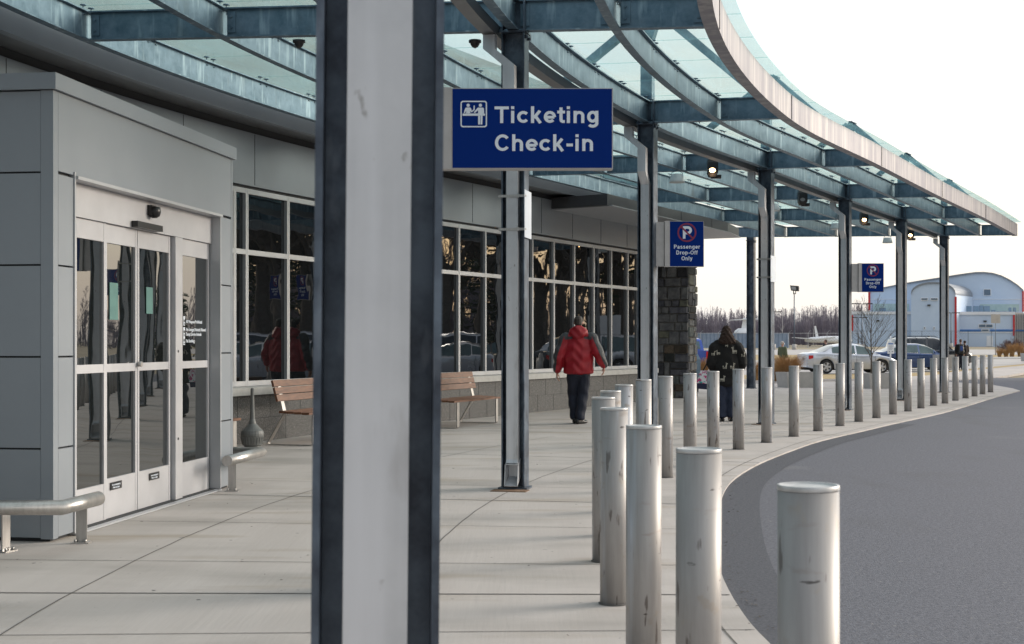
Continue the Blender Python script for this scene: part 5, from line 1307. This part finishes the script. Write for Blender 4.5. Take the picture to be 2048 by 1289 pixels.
postsign(1991,629,647,140,.92,'blank grey back of a square road sign on a post by the hangar','planter','column')
# litter bin / news box beside the stone pier
p=G(1394,785); o=thing('litter_bin','slim blue grey litter bin on a leg beside the stone pier','bin',(p.x-.12,p.y,0))
bm=BM(); rings_mesh(bm,[[(-.2,-.15,.38),(.2,-.15,.38),(.2,.15,.38),(-.2,.15,.38)],[(-.2,-.15,.92),(.2,-.15,.92),(.2,.15,.92),(-.2,.15,.92)],[(-.2,0,1.12),(.12,0,1.12),(.12,.15,1.12),(-.2,.15,1.12)]]); box(bm,-.203,.203,-.155,-.151,.62,.64); obj('bin_body',bm,'hvac',o)
bm=BM(); bar(bm,(.14,0,0),(.14,0,.38),.022); bar(bm,(-.14,0,0),(-.14,0,.38),.022); obj('legs',bm,'black',o)
# ornamental grass
def tuft(px,py,y,r,h,label,n=700,group='dry ornamental grasses',m='tuft',lean=1):
    p=at(px,y); bm=BM()
    for i in range(n):
        a=random.uniform(0,2*PI); rr=r*.35*math.sqrt(random.random()); b=Vector((p.x+rr*math.cos(a),p.y+rr*math.sin(a),g(y)-.02))
        L2=h*random.uniform(.55,1.05); out=r*random.uniform(.2,1.15)*lean; w=random.uniform(.004,.010)*max(1,y/60)
        q=[b+Vector((out*f*f*math.cos(a),out*f*f*math.sin(a),L2*(f-.18*f*f*f))) for f in (0,.4,.75,1)]
        for j in range(3):
            w0=w*(1-j*.28); w1=w*(1-(j+1)*.28)
            poly(bm,[q[j]-Vector((w0,0,0)),q[j]+Vector((w0,0,0)),q[j+1]+Vector((w1,0,0)),q[j+1]-Vector((w1,0,0))])
    o=obj('ornamental_grass',bm,m); tag(o,label,'grass clump',group); return o
random.seed(5)
tuft(1574,0,52,.62,1.20,'rust coloured grass clump beside the silver car tail lamp',1300)
tuft(1553,0,53,.30,.95,'thin dry grass clump just right of the third column',350)
tuft(1510,0,55,.38,.95,'dry grass clump between the rear column and the third column',450)
tuft(1401,0,50,.34,1.10,'rust coloured grass clump between the stone pier and the person in the llama coat',650)
for i,(px,w,hh) in enumerate(((1999,.40,1.0),(2012,.42,.95),(2024,.48,1.55),(2040,.48,1.65),(2051,.4,.9))):
    tuft(px,0,130,w,hh,['low dry grass clump leftmost by the square road sign','dry grass clump second from the square road sign','dry grass clump under the purple shrub, middle of its row','tall dry grass clump right of the purple shrub','low dry grass clump at the right edge of the picture'][i],260,'dry grasses on the traffic island')
random.seed(3)
p=at(2024,150); bs=thing('shrub','round bare purplish shrub in front of the hangar','shrub',(p.x,p.y,g(150)-.1)); bm=BM()
for i in range(16):
    a=random.uniform(0,2*PI); limb(bm,Vector((0,0,0)),Vector((math.cos(a)*1.0,math.sin(a),random.uniform(.5,1.3))),.75,.03,3,.8,.1,3,fork=(2,3),rmin=.009,shr=.7)
obj('twigs',bm,'bush',bs)
# ------------------------------------------------------------------ airfield: hangar
HA=R(17); hf=Vector((math.cos(HA),-math.sin(HA))); hd_=Vector((math.sin(HA),math.cos(HA))); HC=Vector(((1890-CX)/10,280)); gz=g(280)-.1
hg=thing('hangar','large pale blue hangar with arched roofs and red corner trim','building',(HC.x,HC.y,gz))
def hp(px,py,d=0):
    o_=HC+hd_*d; k=(px-CX)/F; u=(k*o_.y-o_.x)/(hf.x-k*hf.y); p=o_+hf*u
    return Vector((p.x,p.y,CH+(685-py)/F*p.y))-Vector((HC.x,HC.y,gz))
def bk(p,d,sx=0): return p+Vector((hd_.x*d+hf.x*sx,hd_.y*d+hf.y*sx,0))
def hex_(bm,pts,d0,depth,sx=0):
    fr=[hp(a,b,d0) for a,b in pts]; rings_mesh(bm,[fr,[bk(p,depth,sx) for p in fr]])
def hpart(name,bm,m): return obj(name,bm,m,hg)
def facade(name,pts,d0,depth,m,sx=0): bm=BM(); hex_(bm,pts,d0,depth,sx); return hpart(name,bm,m)
bigtop=[(1740,583),(1770,577),(1800,571),(1840,564),(1880,558),(1910,553),(1935,549.3),(1952,547.2),(1967,547),(1985,548.8),(2003,554),(2020,562.5),(2035,572.5),(2047,583)]
facade('main_hall',[(1740,700)]+bigtop+[(2047,700)],16,40,'hangar')
def roofstrip(name,pts,d0,depth,th,sx=0):
    bm=BM()
    for (a,b),(c,d) in zip(pts,pts[1:]):
        A=hp(a,b,d0); B=hp(c,d,d0); up=Vector((0,0,th)); e=Vector((0,0,.02))
        q=[A+e,B+e,B+up,A+up]; rings_mesh(bm,[q,[bk(p,depth,sx) for p in q]])
    hpart(name,bm,'roofgrey')
roofstrip('main_roof',bigtop,15.6,42,.3)
front=[(1822,590)]+[(1866.5+44.5*math.cos(PI-PI*i/14),590-22.5*math.sin(PI*i/14)**.95) for i in range(1,14)]+[(1911,590)]
facade('front_hall',[(1822,700)]+front+[(1911,700)],0,15.9,'hangar',3.6)
roofstrip('front_roof',front,-.3,16.2,.35,3.6)
facade('west_block',[(1703,700),(1703,624),(1830,624),(1830,700)],2,13.5,'hangar')
facade('east_block',[(1916,700),(1916,625),(2029,625),(2029,700)],4,11.8,'hangar')
facade('end_block',[(2029.4,700),(2029.4,625),(2075,629),(2075,700)],4.3,11,'hangar_side')
for px in (2033,2036.5,2040,2043.5,2047,2050):
    bm=BM(); hex_(bm,[(px-.4,692),(px+.4,692),(px+.4,629),(px-.4,629)],4.3,-.15); hpart('wall_rib',bm,'column')
def hb(name,a,b,c,d,d0,m,t=.12): bm=BM(); hex_(bm,[(a,d),(b,d),(b,c),(a,c)],d0,-t); return hpart(name,bm,m)
for a,b,c,d,y in ((1736.5,1740.5,583,621,16),(2044.5,2048,583,624,16),(1703,1706.5,631,662,2),(1909.5,1913.5,594,693,0),(2026,2029.5,630.5,672,4)): hb('corner_trim',a,b,c,d,y,'red',.3)
hb('blue_stripe',1916,1962,659.5,663.5,4,'blue'); hb('blue_stripe',1980,2026,659.5,663.5,4,'blue'); hb('blue_stripe',2031,2066,660,663.5,4.3,'blue')
hb('white_band',1916,2026,664.4,666,4,'plane'); hb('parapet',1916,2030,624,630,4,'plane',.25); hb('parapet',1703,1822,623.5,629,2,'plane',.25)
hb('white_band',1740,1820,598.5,599.5,16,'plane'); hb('white_band',1914,2044,598.5,599.5,16,'plane')
hb('glazed_strip',1746,1818,608,622,16,'greenglass'); hb('glazed_strip',1960,2038,609,623,16,'greenglass')
def win(a,b,c,d,y):
    hb('window_frame',a-1.2,b+1.2,c-1.2,d+1.2,y,'plane',.16); bm=BM(); hex_(bm,[(a,d),(b,d),(b,c),(a,c)],y-.165,-.03); hpart('window_glass',bm,'winblue')
win(1968,1981,579.5,591,16); win(1843,1855,597,600.5,0); win(1862,1875,597,600.5,0); win(1958,1971,649.5,655,4); win(1972.5,1985,649.5,655,4)
win(1964,1977,659.5,663,4); win(1848,1850,655,658,0); win(1867,1869,655,658,0)
for a,b,d0 in ((1858,611,0),(1756,642,2),(1970,643,4)): hb('wall_lamp',a-3,a+3,b-1.5,b+1.2,d0,'black',.5)
hb('door',1973,1986,672,693,4,'plane',.1)
for a,b,c in ((1926,1943,613),(1946,1957,613),(1958,1966,612),(1967,1979,613),(1982,1990,621),(1760,1772,617),(2017,2022,616),(2026,2031,616)): hb('rooftop_unit',a,b,c,625,12,'hvac',2.2)
for px in (1918,1924,1931,1938): hb('downpipe',px,px+.8,597,625,15.8,'roofgrey',.2)
# ------------------------------------------------------------------ airfield fence
FY=224.
def fence(name,label,a,b,y,h,panel=None,step=3.0,arm=True,group=None):
    xa=(a-CX)/F*y; xb=(b-CX)/F*y; o=thing(name,label,'fence',(xa,y,g(y)),0,group); L2=xb-xa; n=max(1,round(L2/step))
    for i in range(n+1):
        x=L2*i/n; bm=BM(); bar(bm,(x,0,0),(x,0,h),.045,n=5)
        if arm: bar(bm,(x,0,h),(x+.42,0,h+.42),.03,n=4)
        obj('fence_post',bm,'alum' if arm else 'column',o)
    bm=BM(); bar(bm,(0,0,h-.05),(L2,0,h-.05),.03,n=5); obj('top_rail',bm,'alum' if arm else 'column',o)
    if panel:
        bm=BM(); x=0; k=0
        while x<L2:
            w=min(.32,L2-x); y0=.06 if k%2 else .16; poly(bm,[(x,y0,.02),(x+w*.7,y0,.02),(x+w*.7,y0,h),(x,y0,h)]); y1=.16 if k%2 else .06
            poly(bm,[(x+w*.7,y0,.02),(x+w,y1,.02),(x+w,y1,h),(x+w*.7,y0,h)]); x+=w; k+=1
        obj('sheet_panel',bm,panel,o)
    else:
        bm=BM(); x=-h; s=.5
        while x<L2:
            for q in (1,-1):
                u0,u1=(x,x+h) if q>0 else (x+h,x); z0,z1=0,h
                ua,ub=max(0,min(L2,u0)),max(0,min(L2,u1))
                if u1!=u0:
                    za=z0+(ua-u0)/(u1-u0)*h; zb_=z0+(ub-u0)/(u1-u0)*h
                    d=.008; poly(bm,[(ua-d,.01,za),(ua+d,.01,za),(ub+d,.01,zb_),(ub-d,.01,zb_)])
            x+=s
        obj('wire_mesh',bm,'chain',o)
    return o
fence('sheet_fence','blue grey corrugated airfield fence behind the person in the llama coat',1330,1578,FY,2.45,'fencepanel')
fence('chain_link_fence','chain link airfield fence with slanted barbed arms left of the hangar',1578,1730,FY,2.45)
fence('chain_link_fence','chain link fence running along the foot of the hangar',1705,2075,264,3.0,None,4.4,False)
# ------------------------------------------------------------------ aircraft
o=thing('airliner','white airliner whose T-shaped tail rises above the sheet fence','aircraft',(44.9+4.7,300,g(300)))
X3=lambda px:(px-CX)/F*300-o.location.x; Z3=lambda py:CH-(py-HOR)/F*300-g(300)
bm=BM(); prism(bm,[(X3(1462),Z3(640)),(X3(1462),Z3(641.2)),(X3(1546),Z3(638.5)),(X3(1546),Z3(637.5)),(X3(1504),Z3(636.5))],.0,1.6); obj('tailplane',bm,'plane',o)
bm=BM(); prism(bm,[(X3(1483),Z3(664)),(X3(1488),Z3(636)),(X3(1493),Z3(636)),(X3(1499),Z3(664))],.6,.9); obj('fin',bm,'plane',o)
bm=BM(); rr=[(X3(1470),Z3(665),.3),(X3(1476),Z3(666),1.0),(X3(1486),Z3(668),1.25),(X3(1510),Z3(669),1.3)]
for i in range(1): 
    q=[Vector((x,.75,z)) for x,z,r in rr]; tube(bm,q,[r for *_,r in rr],14)
obj('fuselage',bm,'plane',o)
o=thing('light_aircraft','small white propeller aircraft behind the chain link fence','aircraft',((1632-CX)/F*250,250,g(250)))
X4=lambda px:(px-CX)/F*250-o.location.x; Z4=lambda py:CH-(py-HOR)/F*250-g(250)
bm=BM(); rings_mesh(bm,[[(X4(1587),.2,Z4(676)),(X4(1587),1.4,Z4(676)),(X4(1587),1.4,Z4(675)),(X4(1587),.2,Z4(675))],[(X4(1632),0,Z4(680)),(X4(1632),1.8,Z4(680)),(X4(1632),1.8,Z4(677.5)),(X4(1632),0,Z4(677.5))],[(X4(1672),.2,Z4(674.6)),(X4(1672),1.4,Z4(674.6)),(X4(1672),1.4,Z4(673.6)),(X4(1672),.2,Z4(673.6))]]); obj('wing',bm,'plane',o)
bm=BM(); tube(bm,[(X4(1612),.9,Z4(681)),(X4(1625),.9,Z4(680.5)),(X4(1650),.9,Z4(679.5)),(X4(1680),.9,Z4(680)),(X4(1700),.9,Z4(681)),(X4(1706),.9,Z4(682))],[.25,.5,.62,.68,.55,.2],14); obj('fuselage',bm,'plane',o)
bm=BM(); prism(bm,[(X4(1634),Z4(678)),(X4(1631),Z4(653)),(X4(1634),Z4(652)),(X4(1640),Z4(678))],.85,1.0); obj('fin',bm,'plane',o)
for px in (1622,1650,1682):
    bm=BM(); bar(bm,(X4(px),.9,.1),(X4(px),.9,Z4(682)),.05); lathe(bm,[(.01,-.06),(.2,-.05),(.22,0),(.2,.05),(.01,.06)],12,c=(X4(px),.9,.25)); obj('landing_gear',bm,'tyre',o)
# ------------------------------------------------------------------ area lights on poles
def pole(px,py0,y,label,style='tee',group=None,w=1.4):
    p=at(px,y); o=thing('street_lamp',label,'street lamp',(p.x,p.y,g(y)),0,group); zt=Zp(py0,y)-g(y)
    bm=BM(); bar(bm,(0,0,0),(0,0,zt),.10,.07); obj('pole',bm,'column',o)
    bm=BM(); bar(bm,(0,0,0),(0,0,.8),.3,.3,n=14); obj('footing',bm,'planter',o)
    if style=='tee':
        for s in (-1,1):
            bm=BM(); rings_mesh(bm,[[(s*.1,-.15,zt+.0),(s*.1,.15,zt+.0),(s*.1,.15,zt+.12),(s*.1,-.15,zt+.12)],[(s*w,-.2,zt+.0),(s*w,.2,zt+.0),(s*w,.2,zt+.14),(s*w,-.2,zt+.14)]]); obj('lamp_head',bm,'black',o)
    else:
        bm=BM(); rings_mesh(bm,[[(-.55,-.4,zt+.3),(.55,-.4,zt+.2),(.55,-.4,zt+.95),(-.7,-.4,zt+1.05)],[(-.2,.4,zt+.3),(.8,.4,zt+.2),(.8,.4,zt+.8),(-.2,.4,zt+.9)]]); bar(bm,(-.1,0,zt-.2),(-.1,0,zt+.35),.06); bar(bm,(.2,0,zt-.2),(.2,0,zt+.3),.06); obj('flood_lamp',bm,'black',o)
        bm=BM(); poly(bm,[(-.5,-.43,zt+.42),(.2,-.43,zt+.4),(.1,-.43,zt+.85),(-.5,-.43,zt+.9)]); obj('lamp_glass',bm,'unlit',o)
pole(1588.5,586,200,'tall dark floodlight pole against the sky left of the silver car','flood')
pole(1724,609,190,'twin-headed street lamp tallest beside the hangar corner','tee')
pole(1716.5,636.5,215,'shorter twin-headed street lamp behind the young tree','tee')
pole(1902,627,230,'twin-headed street lamp in front of the arched front hall','tee')
pole(1547.5,625,200,'street lamp half hidden by the third column','tee',w=1.1)
# ------------------------------------------------------------------ bare woodland behind the airfield
random.seed(21)
def woods(name,n,fx,hy,hmin,hmax,m,pale,tw,label=None):
    bm=BM()
    for i in range(n):
        x,y=fx(i); h=random.uniform(hmin,hmax)*(1+.12*math.sin(x*.07)+.07*math.sin(x*.023+1)); z0=g(y)-.3; pm=1 if random.random()<pale else 0
        lean=random.uniform(-.05,.05)
        w=tw*random.uniform(.7,1.5)*(1.2 if pm else 1)
        def st(p,q,w0,w1,mi):
            d=(q-p); s=Vector((d.z,0,-d.x)); s=s.normalized() if s.length>1e-6 else Vector((1,0,0)); k=Vector((0,1,0))
            a=[bm.verts.new(p+s*w0),bm.verts.new(p-s*w0*.5+k*w0),bm.verts.new(p-s*w0*.5-k*w0)]; b=[bm.verts.new(q+s*w1),bm.verts.new(q-s*w1*.5+k*w1),bm.verts.new(q-s*w1*.5-k*w1)]
            for j in range(3): bm.faces.new((a[j],a[(j+1)%3],b[(j+1)%3],b[j])).material_index=mi
        b0=Vector((x,y,z0)); t0=b0+Vector((lean*h,0,h)); st(b0,t0,w,w*.2,pm)
        for k in range(15):
            f=.25+.72*random.random(); p=b0.lerp(t0,f); a=random.uniform(0,2*PI); ln=h*.26*(1.15-f); q=p+Vector((math.cos(a)*ln*.55,math.sin(a)*ln*.55,ln)); st(p,q,w*.42*(1.2-f),w*.12,pm if random.random()<.4 else 0)
            for r in range(3):
                pp=p.lerp(q,random.uniform(.3,.95)); a=random.uniform(0,2*PI); qq=pp+Vector((math.cos(a)*ln*.3,math.sin(a)*ln*.3,ln*.5)); st(pp,qq,w*.2,w*.09,0)
    o=obj(name,bm,[m,'birch'],keep=True); tag(o,label,'woodland',None,'stuff'); return o
woods('woodland',560,lambda i:(50+75*random.random(),400+60*random.random()),0,8.6,12.2,'treegrey',.10,.13,'far bare winter woodland behind the airfield fence')
# dense undergrowth of the same wood: low irregular mass of brush
bm=BM()
for i in range(15000):
    x=48+80*random.random(); y=404+60*random.random(); z0=g(y); h=random.uniform(1.5,9.3+.9*math.sin(x*.35)+.8*math.sin(x*.9)); a=random.uniform(-.35,.35); w=random.uniform(.03,.10)
    b=Vector((x,y,z0+random.uniform(0,h*.5))); q=b+Vector((a*h*.5,0,h*.6)); poly(bm,[b-Vector((w,0,0)),b+Vector((w,0,0)),q+Vector((w*.3,0,0)),q-Vector((w*.3,0,0))])
tag(obj('brushwood',bm,'treegrey',keep=True),'far tangled brush under the bare woodland',None,None,'stuff')
# ------------------------------------------------------------------ trees across the loop (mirrored in the glass, seen from the side)
def bare_tree(x,y,h,seed,label):
    random.seed(seed); o=thing('bare_tree',label,'tree',(x,y,-.1),0,'bare trees across the loop road')
    bm=BM(); tube(bm,[(0,0,0),(.05,0,h*.18),(0,.05,h*.36)],[h*.028,h*.021,h*.017],9); obj('trunk',bm,'bark',o)
    bm=BM()
    for k in range(5):
        a=2*PI*k/5+random.random(); limb(bm,Vector((0,0,h*(.22+.035*k))),Vector((math.cos(a)*.7,math.sin(a)*.7,1)),h*.27,h*.0115,4,.62,.15,4,fork=(2,3),mid=True,shr=.66,rmin=.012)
    obj('crown',bm,'bark',o)
def conifer(x,y,h,seed,label):
    random.seed(seed); o=thing('conifer',label,'tree',(x,y,-.1),0,'evergreens across the loop road')
    bm=BM(); bar(bm,(0,0,0),(0,0,h*.97),h*.018,.02,n=7); obj('trunk',bm,'bark',o)
    bm=BM()
    n=int(h*34)
    for i in range(n):
        f=random.random()**.8; z=h*(.08+.92*f); rr=h*.24*(1-f)**.8*random.uniform(.55,1.1)+.1; a=random.uniform(0,2*PI); d=Vector((math.cos(a),math.sin(a),-.05)); p=Vector((0,0,z))
        for j in range(11):
            s=.25+.75*j/10; c=p+d*rr*s+Vector((random.uniform(-.12,.12),random.uniform(-.12,.12),-.10*rr*s*s+random.uniform(-.1,.1))); q=.17*random.uniform(.6,1.3)
            u=Vector((random.uniform(-1,1),random.uniform(-1,1),random.uniform(-.5,.5))).normalized()*q; v=Vector((random.uniform(-1,1),random.uniform(-1,1),random.uniform(-.2,1))).normalized()*q
            poly(bm,[c-u,c+v*.6,c+u,c-v*.6])
    obj('crown',bm,'needle',o)
def outside(x,y): return x/y>.40
i=0
TL=[]
for px,d,h,kind in ((440,62,17,'c'),(470,50,15,'b'),(520,46,13,'b'),(560,70,18,'c'),(600,48,15,'b'),(890,42,14,'b'),(930,60,17,'b'),(965,40,13,'b'),(1000,52,17,'b'),(1080,44,14,'b'),(1120,58,18,'b'),(1150,40,14,'b'),(1190,48,15,'b'),(1225,60,17,'c'),(1255,44,14,'b')):
    q,a=refl(px,0,d*.9); TL.append((q.x,q.y,h,kind))
desc_b=['widest spreading','slender','leaning','tallest','low forked','dense twiggy','thin crowned','open crowned','short','second tallest','bushy topped','gnarled','straight']
nb=nc=0
for j,(x,y,h,kind) in enumerate(TL):
    if y<=0 or not outside(x,y) or math.degrees(math.atan2(x+3,y-11))<(43 if j<5 else 36): continue
    if kind=='b': bare_tree(x,y,h,100+j,'%s bare tree standing across the loop road'%desc_b[nb%13]); nb+=1
    else: conifer(x,y,h,200+j,'%s dark evergreen across the loop road'%['tall','broad','narrow','dense','ragged'][nc%5]); nc+=1
conifer(-3+math.sin(R(28.5))*88,11+math.cos(R(28.5))*88,7.6,231,'small lone evergreen far across the loop road')
conifer(-3+math.sin(R(26.6))*96,11+math.cos(R(26.6))*96,6.4,232,'smallest evergreen far across the loop road')
# far trees closing the view on that side
random.seed(77)
def arc(i):
    a=R(random.uniform(23,84)); d=random.uniform(105,150) if a>R(43) else random.uniform(270,330); return (math.sin(a)*d,math.cos(a)*d)
woods('woodland',300,arc,0,9,14,'treegrey',.05,.22,'bare wood closing the view across the loop road')
bm=BM()
for i in range(4200):
    x,y=arc(0); z0=-.1; h=random.uniform(2,8); a=random.uniform(-.35,.35); w=random.uniform(.06,.16); b=Vector((x,y,z0+random.uniform(0,h*.4))); q=b+Vector((a*h*.5,random.uniform(-1,1),h*.65)); s=Vector((y,-x,0)).normalized()*w
    poly(bm,[b-s,b+s,q+s*.4,q-s*.4])
tag(obj('brushwood',bm,'treegrey',keep=True),'tangled brush of the wood across the loop road',None,None,'stuff')
# lawn inside the loop
sheet('lawn',[(17,14),(15,20),(17,27),(24,37),(40,44),(70,44),(90,20),(60,4),(30,3)],'grass_dry',.03,skirt=.1)

# windblown leaf and grit litter lying on the paving and in the gutter
random.seed(9); bm=BM()
for i in range(420):
    if i%3: 
        k=random.randint(28,len(KL)-8); p=KL[k]; x,y=p.x+random.uniform(-.02,.12),p.y+random.uniform(-.3,.3); z=-.013
        if x<p.x: z=.006
    else: 
        t=random.uniform(.3,6); q=off(t,random.uniform(-4.9,.9)); x,y,z=q.x,q.y,.007
    s_=random.uniform(.004,.016); a=random.uniform(0,6.28); c,d=math.cos(a)*s_,math.sin(a)*s_
    poly(bm,[(x-c,y-d,z),(x+d*.5,y-c*.5,z+s_*.3),(x+c,y+d,z+.002),(x-d*.5,y+c*.5,z+s_*.25)])
tag(obj('leaf_litter',bm,'bark',keep=True),'scattered dry leaf litter along the kerb and paving',None,None,'stuff')
